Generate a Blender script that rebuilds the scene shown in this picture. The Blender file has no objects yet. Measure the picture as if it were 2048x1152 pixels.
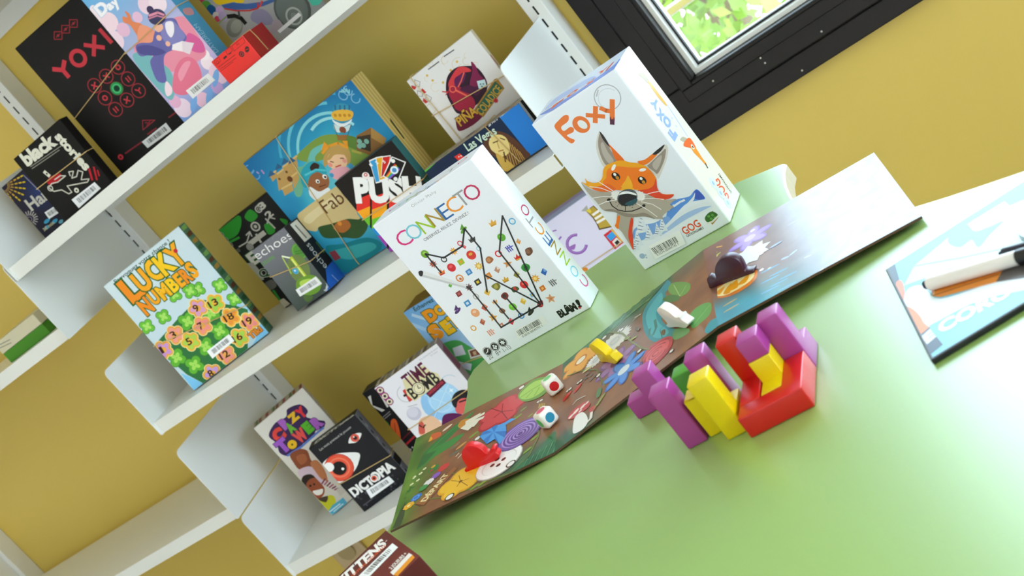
import bpy, bmesh, math, random
from mathutils import Vector, Matrix
random.seed(7)
SC = bpy.context.scene
COL = SC.collection
# ---------------------------------------------------------------- camera
CAM = Vector((0, 0, 1.14))
FPX = 2592.47
RX = Vector((0.74816101, 0.24751382, -0.61562328))     # image right
RY = Vector((-0.46400886, -0.46804372, -0.75208434))   # image down
RZ = Vector((-0.47428987, 0.84833483, -0.23532346))    # viewing direction
cd = bpy.data.cameras.new('camera')
cam = bpy.data.objects.new('camera', cd)
COL.objects.link(cam)
mw = Matrix((RX, -RY, -RZ)).transposed().to_4x4()
mw.translation = CAM
cam.matrix_world = mw
cd.sensor_width = 36
cd.lens = FPX * 36 / 2048
cd.clip_start = 0.02
cd.clip_end = 200
cd.dof.use_dof = True
cd.dof.focus_distance = 1.41
cd.dof.aperture_fstop = 12
SC.camera = cam
# ---------------------------------------------------------------- daylight and exposure
W = bpy.data.worlds.new('daylight')
SC.world = W
W.use_nodes = True
wn = W.node_tree
bg = wn.nodes['Background']
# brighter sky lobe added behind the back window and right for glare, softer elsewhere
_tc0 = wn.nodes.new('ShaderNodeTexCoord')
_dot = wn.nodes.new('ShaderNodeVectorMath')
_dot.operation = 'DOT_PRODUCT'
_dot.inputs[1].default_value = (.60, .66, .45)
_rmp = wn.nodes.new('ShaderNodeMapRange')
_rmp.interpolation_type = 'SMOOTHSTEP'
_rmp.inputs['From Min'].default_value = .0
_rmp.inputs['From Max'].default_value = .72
_rmp.inputs['To Min'].default_value = 4.4
_rmp.inputs['To Max'].default_value = 21.0
wn.links.new(_tc0.outputs['Generated'], _dot.inputs[0])
wn.links.new(_dot.outputs['Value'], _rmp.inputs['Value'])
wn.links.new(_rmp.outputs[0], bg.inputs[1])
_mix = wn.nodes.new('ShaderNodeMix')
_mix.data_type = 'RGBA'
_rm2 = wn.nodes.new('ShaderNodeMapRange')
_rm2.inputs['From Min'].default_value = -.7
_rm2.inputs['From Max'].default_value = .5
wn.links.new(_dot.outputs['Value'], _rm2.inputs['Value'])
wn.links.new(_rm2.outputs[0], _mix.inputs['Factor'])
_mix.inputs['A'].default_value = (.84, .92, 1.0, 1)
_mix.inputs['B'].default_value = (.62, .82, 1.0, 1)
wn.links.new(_mix.outputs['Result'], bg.inputs[0])
sd = bpy.data.lights.new('sun', 'SUN')
sd.energy = 24
sd.angle = .01
sd.color = (1.0, .96, .89)
sun = bpy.data.objects.new('sun', sd)
sun.rotation_euler = (math.radians(58), 0, math.radians(-8))     # low sun added behind the viewer, for bounce off the floor
COL.objects.link(sun)
SC.view_settings.view_transform = 'Standard'
SC.view_settings.look = 'None'
SC.view_settings.gamma = 1
SC.view_settings.use_curve_mapping = False
SC.view_settings.exposure = -0.82
SC.cycles.use_denoising = True
SC.cycles.max_bounces = 10
SC.cycles.diffuse_bounces = 5
SC.cycles.caustics_reflective = False
SC.cycles.caustics_refractive = False
SC.cycles.sample_clamp_indirect = 8


def area(name, loc, rot, sx, sy, power, color):
    l = bpy.data.lights.new(name, 'AREA')
    l.shape = 'RECTANGLE'
    l.size, l.size_y = sx, sy
    l.energy = power
    l.color = color
    o = bpy.data.objects.new(name, l)
    o.location = loc
    o.rotation_euler = rot
    COL.objects.link(o)
    return o


# weak warm fill lights added overhead, above and behind the viewer
area('fill_light', (-0.9, 0.0, 2.62), (0, 0, 0), 1.2, 0.6, 3, (1.0, 0.93, 0.82))
area('fill_light', (-1.6, -1.2, 2.62), (0, 0, 0), 1.2, 0.6, 3, (1.0, 0.93, 0.82))


# ---------------------------------------------------------------- materials
def lin(c):
    if isinstance(c, str):
        c = c.lstrip('#')
        c = tuple(int(c[i:i + 2], 16) / 255 for i in (0, 2, 4))
    return tuple(x / 12.92 if x <= .04045 else ((x + .055) / 1.055) ** 2.4 for x in c)


def mat(name, col=None, rough=.5, spec=.5, metal=0, noise=None, coat=0, bump=None):
    m = bpy.data.materials.new(name)
    m.use_nodes = True
    nt = m.node_tree
    b = nt.nodes['Principled BSDF']
    b.inputs['Roughness'].default_value = rough
    b.inputs['Specular IOR Level'].default_value = spec
    b.inputs['Metallic'].default_value = metal
    b.inputs['Coat Weight'].default_value = coat
    b.inputs['Coat Roughness'].default_value = .12
    if col is None:
        a = nt.nodes.new('ShaderNodeVertexColor')
        a.layer_name = 'Col'
        nt.links.new(a.outputs[0], b.inputs['Base Color'])
    else:
        c = lin(col)
        b.inputs['Base Color'].default_value = (*c, 1)
        if noise:
            sc, amt = noise
            tc = nt.nodes.new('ShaderNodeTexCoord')
            n = nt.nodes.new('ShaderNodeTexNoise')
            n.inputs['Scale'].default_value = sc
            n.inputs['Detail'].default_value = 4
            r = nt.nodes.new('ShaderNodeValToRGB')
            r.color_ramp.elements[0].position = .3
            r.color_ramp.elements[1].position = .7
            r.color_ramp.elements[0].color = (*[x * (1 - amt) for x in c], 1)
            r.color_ramp.elements[1].color = (*[min(1, x * (1 + amt)) for x in c], 1)
            nt.links.new(tc.outputs['Object'], n.inputs['Vector'])
            nt.links.new(n.outputs['Fac'], r.inputs[0])
            nt.links.new(r.outputs[0], b.inputs['Base Color'])
    if bump:
        tc = nt.nodes.new('ShaderNodeTexCoord')
        n = nt.nodes.new('ShaderNodeTexNoise')
        n.inputs['Scale'].default_value = bump[0]
        bp = nt.nodes.new('ShaderNodeBump')
        bp.inputs['Strength'].default_value = bump[1]
        bp.inputs['Distance'].default_value = .001
        nt.links.new(tc.outputs['Object'], n.inputs['Vector'])
        nt.links.new(n.outputs['Fac'], bp.inputs['Height'])
        nt.links.new(bp.outputs[0], b.inputs['Normal'])
    return m


M_PRINT = mat('printed_card', None, .5, .16)
M_GLOSS = mat('printed_gloss', None, .26, .5)
M_BOARD = mat('printed_board', None, .30, .5)
M_WALL = mat('yellow_wall_paint', '#d7ba58', .45, .5, noise=(1.6, .04), bump=(260, .12))
M_WHITE = mat('white_paint', '#e4e3dd', .7)
M_CEIL = mat('ceiling_white', '#f0efe8', .8)
M_FLOOR = mat('floor_vinyl', '#b9b4a8', .5, noise=(9, .1))
M_SHELF = mat('shelf_enamel', '#e4e4df', .38, .45)
M_SLOT = mat('slot_black', '#0b0b0a', .8)
M_TABLE = mat('green_laminate', '#8cad5a', .36, .6, noise=(3, .02), coat=.6)
M_TABLE.node_tree.nodes['Principled BSDF'].inputs['Coat IOR'].default_value = 1.85
M_TABLE.node_tree.nodes['Principled BSDF'].inputs['Coat Roughness'].default_value = .30
M_EDGE = mat('table_edge_band', '#c9bfa6', .35, .5, bump=(900, .3))
M_FRAME = mat('window_black', '#15110f', .45, .25, noise=(30, .12))
M_ALU = mat('window_bead', '#eceadf', .3, .5)
M_RUB = mat('window_gasket', '#0d0d0c', .6)
M_BAND = mat('rubber_band', '#cfae72', .55)
M_SLATE = mat('slate_sheet', None, .36, .5)
M_LABEL = mat('paper_label', None, .55, .35)
M_PAINT = mat('painted_wood', None, .33, .5)
M_LEG = mat('grey_metal', '#9a9c9a', .4, metal=.7)
M_PLASTIC = mat('plastic', None, .35)
M_LEAF = mat('leaf', '#8cb04c', .6, noise=(3, .45))
M_BARK = mat('bark', '#7d6a55', .8)
M_GRAVEL = mat('pale_paving', '#e6e2d6', .8)
gl = bpy.data.materials.new('window_glass')
gl.use_nodes = True
nt = gl.node_tree
nt.nodes.remove(nt.nodes['Principled BSDF'])
tr = nt.nodes.new('ShaderNodeBsdfTransparent')
gs = nt.nodes.new('ShaderNodeBsdfGlossy')
gs.inputs['Roughness'].default_value = .02
fr = nt.nodes.new('ShaderNodeFresnel')
fr.inputs[0].default_value = 1.45
mx = nt.nodes.new('ShaderNodeMixShader')
nt.links.new(fr.outputs[0], mx.inputs[0])
nt.links.new(tr.outputs[0], mx.inputs[1])
nt.links.new(gs.outputs[0], mx.inputs[2])
nt.links.new(mx.outputs[0], nt.nodes['Material Output'].inputs[0])
M_GLASS = gl


# ---------------------------------------------------------------- mesh helpers
class MB:
    """collects coloured polygons (world space) and links them as ONE mesh object"""

    def __init__(s):
        s.v, s.f, s.c, s.m = [], [], [], []

    def poly(s, pts, col=(1, 1, 1), mi=0):
        n = len(s.v)
        s.v += [tuple(p) for p in pts]
        s.f.append(list(range(n, n + len(pts))))
        s.c.append(col)
        s.m.append(mi)

    def mesh(s, vs, fs, col=(1, 1, 1), mi=0):
        n = len(s.v)
        s.v += [tuple(p) for p in vs]
        for f in fs:
            s.f.append([n + i for i in f])
            s.c.append(col)
            s.m.append(mi)

    def box(s, a, b, col=(1, 1, 1), mi=0, bev=0):
        a, b = Vector(a), Vector(b)
        c, d = (a + b) / 2, b - a
        vs, fs = rbox(abs(d.x), abs(d.y), abs(d.z), bev)
        s.mesh([c + v for v in vs], fs, col, mi)

    def build(s, name, mats, parent=None, loc=None, smooth=False):
        me = bpy.data.meshes.new(name)
        loc = Vector(loc) if loc is not None else Vector((0, 0, 0))
        me.from_pydata([tuple(Vector(v) - loc) for v in s.v], [], s.f)
        if not isinstance(mats, (list, tuple)):
            mats = [mats]
        for m in mats:
            me.materials.append(m)
        me.polygons.foreach_set('material_index', s.m)
        at = me.color_attributes.new('Col', 'FLOAT_COLOR', 'CORNER')
        data = []
        for f, c in zip(s.f, s.c):
            if isinstance(c, list):
                for x in c:
                    data += [x[0], x[1], x[2], 1]
            else:
                data += [c[0], c[1], c[2], 1] * len(f)
        at.data.foreach_set('color', data)
        if smooth:
            me.polygons.foreach_set('use_smooth', [True] * len(s.f))
            try:
                me.set_sharp_from_angle(angle=math.radians(35))
            except Exception:
                pass
        me.validate()
        me.update()
        o = bpy.data.objects.new(name, me)
        COL.objects.link(o)
        if parent is not None:
            o.parent = parent
            pl = parent.location
            gp = parent.parent
            while gp is not None:
                pl = pl + gp.location
                gp = gp.parent
            o.location = loc - pl
        else:
            o.location = loc
        return o


_rb = {}


def rbox(w, d, h, bev=0, seg=2):
    k = (round(w, 5), round(d, 5), round(h, 5), bev, seg)
    if k in _rb:
        return _rb[k]
    bm = bmesh.new()
    bmesh.ops.create_cube(bm, size=1)
    for v in bm.verts:
        v.co = Vector((v.co.x * w, v.co.y * d, v.co.z * h))
    if bev:
        bmesh.ops.bevel(bm, geom=list(bm.edges), offset=bev, segments=seg, profile=.5, affect='EDGES')
    bm.verts.index_update()
    r = ([v.co.copy() for v in bm.verts], [[v.index for v in f.verts] for f in bm.faces])
    bm.free()
    _rb[k] = r
    return r


def tag(o, label=None, cat=None, group=None, kind=None):
    if label:
        o['label'] = label
    if cat:
        o['category'] = cat
    if group:
        o['group'] = group
    if kind:
        o['kind'] = kind
    return o


def empty(name, loc):
    o = bpy.data.objects.new(name, None)
    o.empty_display_size = .02
    o.location = loc
    COL.objects.link(o)
    return o


def tube(mb, pts, r, col=(1, 1, 1), mi=0, n=8, closed=False, flat=1.0):
    pts = [Vector(p) for p in pts]
    N = len(pts)
    rings = []
    up0 = Vector((0.31, 0.2, 0.93)).normalized()
    for i, p in enumerate(pts):
        a = pts[(i - 1) % N] if (closed or i > 0) else p
        b = pts[(i + 1) % N] if (closed or i < N - 1) else p
        t = (b - a).normalized()
        x = t.cross(up0)
        if x.length < 1e-4:
            x = t.cross(Vector((1, 0, 0)))
        x.normalize()
        y = x.cross(t)
        rr = r[i] if isinstance(r, (list, tuple)) else r
        rings.append([p + rr * (math.cos(2 * math.pi * k / n) * x + flat * math.sin(2 * math.pi * k / n) * y) for k in range(n)])
    vs = [q for ring in rings for q in ring]
    fs = []
    for i in range(N if closed else N - 1):
        j = (i + 1) % N
        for k in range(n):
            l = (k + 1) % n
            fs.append([i * n + k, i * n + l, j * n + l, j * n + k])
    if not closed:
        fs.append(list(range(n))[::-1])
        fs.append([(N - 1) * n + k for k in range(n)])
    mb.mesh(vs, fs, col, mi)


# ---------------------------------------------------------------- photo rays and print on flat faces
def ray(x, y):
    return (RX * ((x - 1024) / FPX) + RY * ((y - 576) / FPX) + RZ)


CROPS = dict(A=(0, 0, 3.2), B=(480, 0, 3.2), C=(0, 300, 3.2), D=(420, 300, 3.2), E=(180, 560, 3.2), F=(400, 640, 3.2),
             H=(480, 792, 3.2), N1=(720, 280, 4), N2=(760, 470, 4), N3=(1040, 80, 4), N4=(1100, 260, 4),
             N8=(760, 760, 3.691), K1=(1060, 560, 4), K2=(1300, 420, 4), U5=(800, 40, 3.6), U6=(1080, 340, 5.236),
             TOY=(400, 0, 6.06), TAB=(1760, 400, 3.49), KIT=(640, 1020, 6.827), P=(0, 0, 1), LB=(0, 600, 4.43))


def smooth_pts(pts, n=5):
    out = []
    N = len(pts)
    for i in range(N):
        p0, p1, p2, p3 = (pts[(i + k - 1) % N] for k in range(4))
        for j in range(n):
            t = j / n
            out.append(tuple(.5 * ((2 * p1[a]) + (-p0[a] + p2[a]) * t + (2 * p0[a] - 5 * p1[a] + 4 * p2[a] - p3[a]) * t * t
                                   + (-p0[a] + 3 * p1[a] - 3 * p2[a] + p3[a]) * t ** 3) for a in (0, 1)))
    return out


_gl = {}
_tc = bpy.data.curves.new('lettering', 'FONT')
_to = bpy.data.objects.new('lettering', _tc)


def glyphs(s, bold=0, sp=1.0):
    k = (s, bold, sp)
    if k not in _gl:
        _tc.body = s
        _tc.size = 1
        _tc.offset = bold
        _tc.space_character = sp
        _tc.resolution_u = 3
        m = _to.to_mesh()
        vs = [(v.co.x, v.co.y) for v in m.vertices]
        fs = [list(p.vertices) for p in m.polygons]
        _to.to_mesh_clear()
        _gl[k] = (vs, fs)
    return _gl[k]


def clip_rect(pts, w, h):
    def cut(ps, ins, inter):
        o = []
        for i in range(len(ps)):
            a, b = ps[i - 1], ps[i]
            if ins(b):
                if not ins(a):
                    o.append(inter(a, b))
                o.append(b)
            elif ins(a):
                o.append(inter(a, b))
        return o

    def ix(c):
        return lambda a, b: (c, a[1] + (b[1] - a[1]) * (c - a[0]) / (b[0] - a[0]))

    def iy(c):
        return lambda a, b: (a[0] + (b[0] - a[0]) * (c - a[1]) / (b[1] - a[1]), c)

    for ins, inter in ((lambda p: p[0] >= 0, ix(0)), (lambda p: p[0] <= w, ix(w)), (lambda p: p[1] >= 0, iy(0)), (lambda p: p[1] <= h, iy(h))):
        if len(pts) < 3:
            return []
        pts = cut(pts, ins, inter)
    return pts


class Face:
    """a flat printed face: origin bottom-left, unit axes U (right) and V (up); shapes are laid on it in layers of ink"""
    STEP = 0.00002

    def __init__(s, mb, O, U, V, w, h, crop='P', mi=0, clip=True):
        s.mb, s.O, s.U, s.V, s.w, s.h, s.mi = mb, Vector(O), Vector(U).normalized(), Vector(V).normalized(), w, h, mi
        s.N = s.U.cross(s.V).normalized()
        s.layer = 0
        s.base = 5
        s.top = 5
        s.bbs = []
        s.clip = clip
        s.fs = 1.0
        s.use(crop)

    def use(s, crop):
        s.crop = CROPS[crop]
        return s

    def begin(s, pts):
        """put the next shape one film of ink above whatever it overlaps"""
        x0, x1 = min(p[0] for p in pts), max(p[0] for p in pts)
        y0, y1 = min(p[1] for p in pts), max(p[1] for p in pts)
        L = s.base
        for a0, b0, a1, b1, l in s.bbs:
            if l > L and a0 < x1 and a1 > x0 and b0 < y1 and b1 > y0:
                L = l
        s.layer = L + 1
        s.top = max(s.top, s.layer)
        s.bbs.append((x0, y0, x1, y1, s.layer))

    def uv(s, p):
        x0, y0, k = s.crop
        d = ray(x0 + p[0] / k, y0 + p[1] / k)
        t = (s.O - CAM).dot(s.N) / d.dot(s.N)
        q = CAM + d * t - s.O
        return (q.dot(s.U), q.dot(s.V))

    def to3(s, p, lay=None):
        return s.O + s.U * p[0] + s.V * p[1] + s.N * (s.STEP * (s.layer if lay is None else lay))

    def sc(s, p):
        a = s.uv(p)
        bx = s.uv((p[0] + 1, p[1]))
        by = s.uv((p[0], p[1] + 1))
        j = ((bx[0] - a[0]), (bx[1] - a[1]), (by[0] - a[0]), (by[1] - a[1]))
        det = abs(j[0] * j[3] - j[1] * j[2])
        # metres per crop pixel: overall, along u, along v
        inv = 1 / max(1e-14, det)
        du = math.hypot(j[3] * inv, -j[1] * inv)      # pixels moved per metre of u
        dv = math.hypot(-j[2] * inv, j[0] * inv)
        return math.sqrt(det), 1 / du, 1 / dv

    def raw(s, pts, col, up=True):
        if s.clip:
            pts = clip_rect(pts, s.w, s.h)
        if len(pts) >= 3:
            a = sum(pts[i - 1][0] * pts[i][1] - pts[i][0] * pts[i - 1][1] for i in range(len(pts)))
            if a < 0:
                pts = pts[::-1]
            s.begin(pts)
            s.mb.poly([s.to3(p) for p in pts], lin(col), s.mi)
        return s

    def poly(s, pts, col):
        return s.raw([s.uv(p) for p in pts], col)

    def blob(s, pts, col, n=5):
        return s.raw(smooth_pts([s.uv(p) for p in pts], n), col)

    def fill(s, col):
        return s.raw([(0, 0), (s.w, 0), (s.w, s.h), (0, s.h)], col)

    def grad(s, fn, nx=24, ny=24, box=None):
        u0, v0, u1, v1 = box or (0, 0, s.w, s.h)
        s.begin([(u0, v0), (u1, v1)])
        base = len(s.mb.v)
        cs = []
        for j in range(ny + 1):
            for i in range(nx + 1):
                a, b = i / nx, j / ny
                s.mb.v.append(tuple(s.to3((u0 + (u1 - u0) * a, v0 + (v1 - v0) * b))))
                cs.append(lin(fn(a, b)))
        for j in range(ny):
            for i in range(nx):
                q = [j * (nx + 1) + i, j * (nx + 1) + i + 1, (j + 1) * (nx + 1) + i + 1, (j + 1) * (nx + 1) + i]
                s.mb.f.append([base + k for k in q])
                s.mb.c.append([cs[k] for k in q])
                s.mb.m.append(s.mi)
        return s

    def ell(s, c, rx, ry, col, rot=0, n=24, up=True):
        k = s.sc(c)[0]
        a, b = s.uv(c)
        cr, sr = math.cos(rot), math.sin(rot)
        pts = []
        for i in range(n):
            t = 2 * math.pi * i / n
            x, y = rx * k * math.cos(t), ry * k * math.sin(t)
            pts.append((a + x * cr - y * sr, b + x * sr + y * cr))
        return s.raw(pts, col, up)

    def circ(s, c, r, col, n=20, up=True):
        return s.ell(c, r, r, col, 0, n, up)

    def ring(s, c, r, w, col, n=28, a0=0, a1=360):
        k = s.sc(c)[0]
        a, b = s.uv(c)
        lin_c = lin(col)
        m = max(3, int(n * (a1 - a0) / 360))
        ro = (r + w / 2) * k
        s.begin([(a - ro, b - ro), (a + ro, b + ro)])
        for i in range(m):
            t0 = math.radians(a0 + (a1 - a0) * i / m)
            t1 = math.radians(a0 + (a1 - a0) * (i + 1) / m)
            ri, ro = (r - w / 2) * k, (r + w / 2) * k
            pts = [(a + ri * math.cos(t0), b + ri * math.sin(t0)), (a + ro * math.cos(t0), b + ro * math.sin(t0)),
                   (a + ro * math.cos(t1), b + ro * math.sin(t1)), (a + ri * math.cos(t1), b + ri * math.sin(t1))]
            if s.clip:
                pts = clip_rect(pts, s.w, s.h)
            if len(pts) >= 3:
                s.mb.poly([s.to3(p) for p in pts], lin_c, s.mi)
        return s

    def line(s, pts, w, col, closed=False):
        k = s.sc(pts[0])[0] * w / 2
        q = [s.uv(p) for p in pts]
        if closed:
            q.append(q[0])
        lc = lin(col)
        xs, ys = [p[0] for p in q], [p[1] for p in q]
        s.begin([(min(xs) - k, min(ys) - k), (max(xs) + k, max(ys) + k)])
        for i in range(len(q) - 1):
            (x0, y0), (x1, y1) = q[i], q[i + 1]
            dx, dy = x1 - x0, y1 - y0
            L = math.hypot(dx, dy) or 1e-9
            nx, ny = -dy / L * k, dx / L * k
            ex, ey = dx / L * k * .5, dy / L * k * .5
            pts4 = [(x0 + nx - ex, y0 + ny - ey), (x0 - nx - ex, y0 - ny - ey), (x1 - nx + ex, y1 - ny + ey), (x1 + nx + ex, y1 + ny + ey)]
            if s.clip:
                pts4 = clip_rect(pts4, s.w, s.h)
            if len(pts4) >= 3:
                s.mb.poly([s.to3(p) for p in pts4], lc, s.mi)
        return s

    def text(s, t, p0, p1, h, col, bold=0.0, out=None, sp=1.0, cols=None):
        """a line of writing from baseline point p0 to p1 (crop pixels), cap height h (crop pixels along the face)"""
        vs, fs = glyphs(t, 0, sp)
        x0 = min(v[0] for v in vs)
        x1 = max(v[0] for v in vs)
        a, b = s.uv(p0), s.uv(p1)
        dx, dy = b[0] - a[0], b[1] - a[1]
        L = math.hypot(dx, dy)
        ex = (dx / L, dy / L)
        ey = (-ex[1], ex[0])
        mid = ((p0[0] + p1[0]) / 2, (p0[1] + p1[1]) / 2)
        _, du, dv = s.sc(mid)
        kv = abs(ey[0]) * du + abs(ey[1]) * dv
        H = h * kv
        kx, ky = L / (x1 - x0), H / .69

        def put(vs, fs, col):
            q = [(a[0] + ((x - x0) * kx) * ex[0] + (y * ky) * ey[0], a[1] + ((x - x0) * kx) * ex[1] + (y * ky) * ey[1]) for x, y in vs]
            if s.clip:
                q = [(min(max(x, 0), s.w), min(max(y, 0), s.h)) for x, y in q]
            s.begin(q)
            s.mb.mesh([s.to3(p) for p in q], fs, lin(col), s.mi)

        if out:
            put(*glyphs(t, bold + out[1], sp), out[0])
        if cols:
            adv = 0
            for i, ch in enumerate(t):
                if ch == ' ':
                    continue
                pre = glyphs(t[:i + 1], 0, sp)
                g = glyphs(ch, bold, sp)
                g0 = glyphs(ch, 0, sp)
                off = max(v[0] for v in pre[0]) - max(v[0] for v in g0[0])
                put([(x + off, y) for x, y in g[0]], g[1], cols[i % len(cols)])
        else:
            put(*glyphs(t, bold, sp), col)
        return s

    def letter(s, ch, c, w, h, col, bold=.04, rot=0, out=None):
        """one letter stretched to w x h crop pixels, centred on c, turned by rot degrees on the face"""
        def put(bd, col):
            vs, fs = glyphs(ch, bd)
            v0, f0 = glyphs(ch, bold)
            xs = [v[0] for v in v0]
            ys = [v[1] for v in v0]
            cx, cy = (min(xs) + max(xs)) / 2, (min(ys) + max(ys)) / 2
            _, du, dv = s.sc(c)
            cr, sr = math.cos(math.radians(rot)), math.sin(math.radians(rot))
            ku = abs(cr) * du + abs(sr) * dv
            kv = abs(cr) * dv + abs(sr) * du
            fx, fy = w * ku / (max(xs) - min(xs)), h * kv / (max(ys) - min(ys))
            a, b = s.uv(c)
            q = []
            for x, y in vs:
                x, y = (x - cx) * fx, (y - cy) * fy
                q.append((a + x * cr - y * sr, b + x * sr + y * cr))
            if s.clip:
                q = [(min(max(x, 0), s.w), min(max(y, 0), s.h)) for x, y in q]
            s.begin(q)
            s.mb.mesh([s.to3(p) for p in q], fs, lin(col), s.mi)
        if out:
            put(bold + out[1], out[0])
        put(bold, col)
        return s

    def star(s, c, r, col, n=5, inner=.45, rot=0):
        k = s.sc(c)[0]
        a, b = s.uv(c)
        pts = []
        for i in range(2 * n):
            t = math.pi * i / n + rot
            rr = r * k * (1 if i % 2 == 0 else inner)
            pts.append((a + rr * math.sin(t), b + rr * math.cos(t)))
        return s.raw(pts, col)

    def flower(s, c, r, col, n=5, mid=None, rot=0, pet=.42, edge=None):
        k = s.sc(c)[0] * s.fs
        a, b = s.uv(c)
        for cc, gr in ((edge, 1.12), (col, 1.0)):
            if cc is None:
                continue
            for i in range(n):
                t = 2 * math.pi * i / n + rot
                x, y = a + .55 * r * k * math.cos(t), b + .55 * r * k * math.sin(t)
                pts = []
                for j in range(14):
                    q = 2 * math.pi * j / 14
                    px, py = .5 * r * k * gr * math.cos(q), pet * r * k * gr * math.sin(q)
                    pts.append((x + px * math.cos(t) - py * math.sin(t), y + px * math.sin(t) + py * math.cos(t)))
                s.raw(pts, cc)
        if mid:
            s.circ(c, r * .22, mid)
        return s

    def quad_label(s, q, code=None, bars=True, seed=1):
        """white library sticker with bars; q = bottom-left, bottom-right, top-right, top-left in crop pixels"""
        s.poly(q, '#efeff0')
        if bars:
            rnd = random.Random(seed)
            bl, br, trr, tl = [s.uv(p) for p in q]
            L = lambda a, b, t: (a[0] + (b[0] - a[0]) * t, a[1] + (b[1] - a[1]) * t)
            t = .14
            while t < .86:
                w = rnd.choice((.010, .016, .026))
                lo0, lo1 = L(L(bl, br, t), L(tl, trr, t), .28), L(L(bl, br, t + w), L(tl, trr, t + w), .28)
                hi0, hi1 = L(L(bl, br, t), L(tl, trr, t), .80), L(L(bl, br, t + w), L(tl, trr, t + w), .80)
                s.raw([lo0, lo1, hi1, hi0], '#38383a', up=False)
                t += w + rnd.choice((.012, .02, .028))
        return s


# ---------------------------------------------------------------- game boxes
class GBox:
    """a cardboard game box standing on z0: front-bottom centre x,y, turn, lean back, width, height, depth"""

    def __init__(s, x, y, z0, yaw, lean, w, h, d, col, top=None, side=None, bev=.0012):
        z0 += 1.14
        ya, t = math.radians(yaw), math.radians(lean)
        s.u = Vector((math.cos(ya), math.sin(ya), 0))
        n = Vector((-math.sin(ya), math.cos(ya), 0))
        zz = Vector((0, 0, 1))
        s.v = (math.cos(t) * zz + math.sin(t) * n).normalized()
        s.b = (math.cos(t) * n - math.sin(t) * zz).normalized()
        C = Vector((x, y, z0 + max(0, d * math.sin(t)) + .0002))
        if t < 0:
            C.z += 0
        s.O = C - s.u * w / 2
        s.w, s.h, s.d = w, h, d
        s.base = C + s.b * d / 2
        s.mb = MB()
        vs, fs = rbox(w, d, h, bev)
        ctr = s.O + s.u * w / 2 + s.v * h / 2 + s.b * d / 2
        P = [ctr + s.u * q.x + s.b * q.y + s.v * q.z for q in vs]
        cf, ct, cs = lin(col), lin(top or col), lin(side or col)
        for f in fs:
            nn = (vs[f[1]] - vs[f[0]]).cross(vs[f[2]] - vs[f[1]])
            a = (abs(nn.x), abs(nn.y), abs(nn.z))
            c = cf if a[1] >= max(a) - 1e-9 else (ct if a[2] >= max(a) - 1e-9 else cs)
            s.mb.mesh([P[i] for i in f], [list(range(len(f)))], c)
        m = .0006
        s.front = Face(s.mb, s.O + s.u * m + s.v * m, s.u, s.v, w - 2 * m, h - 2 * m)
        s.right = Face(s.mb, s.O + s.u * w + s.v * m + s.b * m, s.b, s.v, d - 2 * m, h - 2 * m)
        s.top = Face(s.mb, s.O + s.v * h + s.u * m + s.b * m, s.u, s.b, w - 2 * m, d - 2 * m)
        s.kids = []

    def local(s, u, v, b):
        return s.O + s.u * u + s.v * v + s.b * b

    def sticker(s, crop, q, seed=1, bars=True):
        """library barcode sticker as a child of the box"""
        mb = MB()
        f = Face(mb, s.front.O, s.u, s.v, s.front.w, s.front.h, crop)
        f.base = s.front.top + 2
        f.quad_label(q, bars=bars, seed=seed)
        s.kids.append(('barcode_label', mb, M_LABEL))
        return f

    def band(s, crop, p0, p1, way='h', r=.0008):
        """rubber band round the box through two points of the front face"""
        s.front.use(crop)
        a, b = s.front.uv(p0), s.front.uv(p1)
        g = .0020
        if way == 'h':
            k = (b[1] - a[1]) / (b[0] - a[0])
            va, vb = a[1] - k * a[0], a[1] + k * (s.w - a[0])
            va, vb = min(max(va, .004), s.h - .004), min(max(vb, .004), s.h - .004)
            c = [(-g, va, -g), (s.w + g, vb, -g), (s.w + g, vb, s.d + g * .3), (-g, va, s.d + g * .3)]
        else:
            k = (b[0] - a[0]) / (b[1] - a[1])
            ua, ub = a[0] - k * a[1], a[0] + k * (s.h - a[1])
            ua, ub = min(max(ua, .004), s.w - .004), min(max(ub, .004), s.w - .004)
            c = [(ua, .0022, -g), (ub, s.h + g, -g), (ub, s.h + g, s.d + g * .3), (ua, .0022, s.d + g * .3)]
        mb = MB()
        pts = []
        for i in range(4):
            p, q = Vector(c[i]), Vector(c[(i + 1) % 4])
            for t in (.03, .2, .5, .8, .97):
                pts.append(s.local(*(p + (q - p) * t)))
        tube(mb, pts, r, n=6, closed=True)
        s.kids.append(('rubber_band', mb, M_BAND))

    def done(s, label, material=None, group=None, name='game_box'):
        loc = s.base
        o = s.mb.build(name, material or M_PRINT, loc=loc)
        tag(o, label, 'game box', group)
        for nm, mb, m in s.kids:
            mb.build(nm, m, parent=o, loc=loc)
        return o

Z0 = 1.14
YW = 2.045           # room face of the back wall
WX0, WX1, WZ0, WZ1 = -.70, .95, .63, 2.25     # window opening in the back wall
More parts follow.
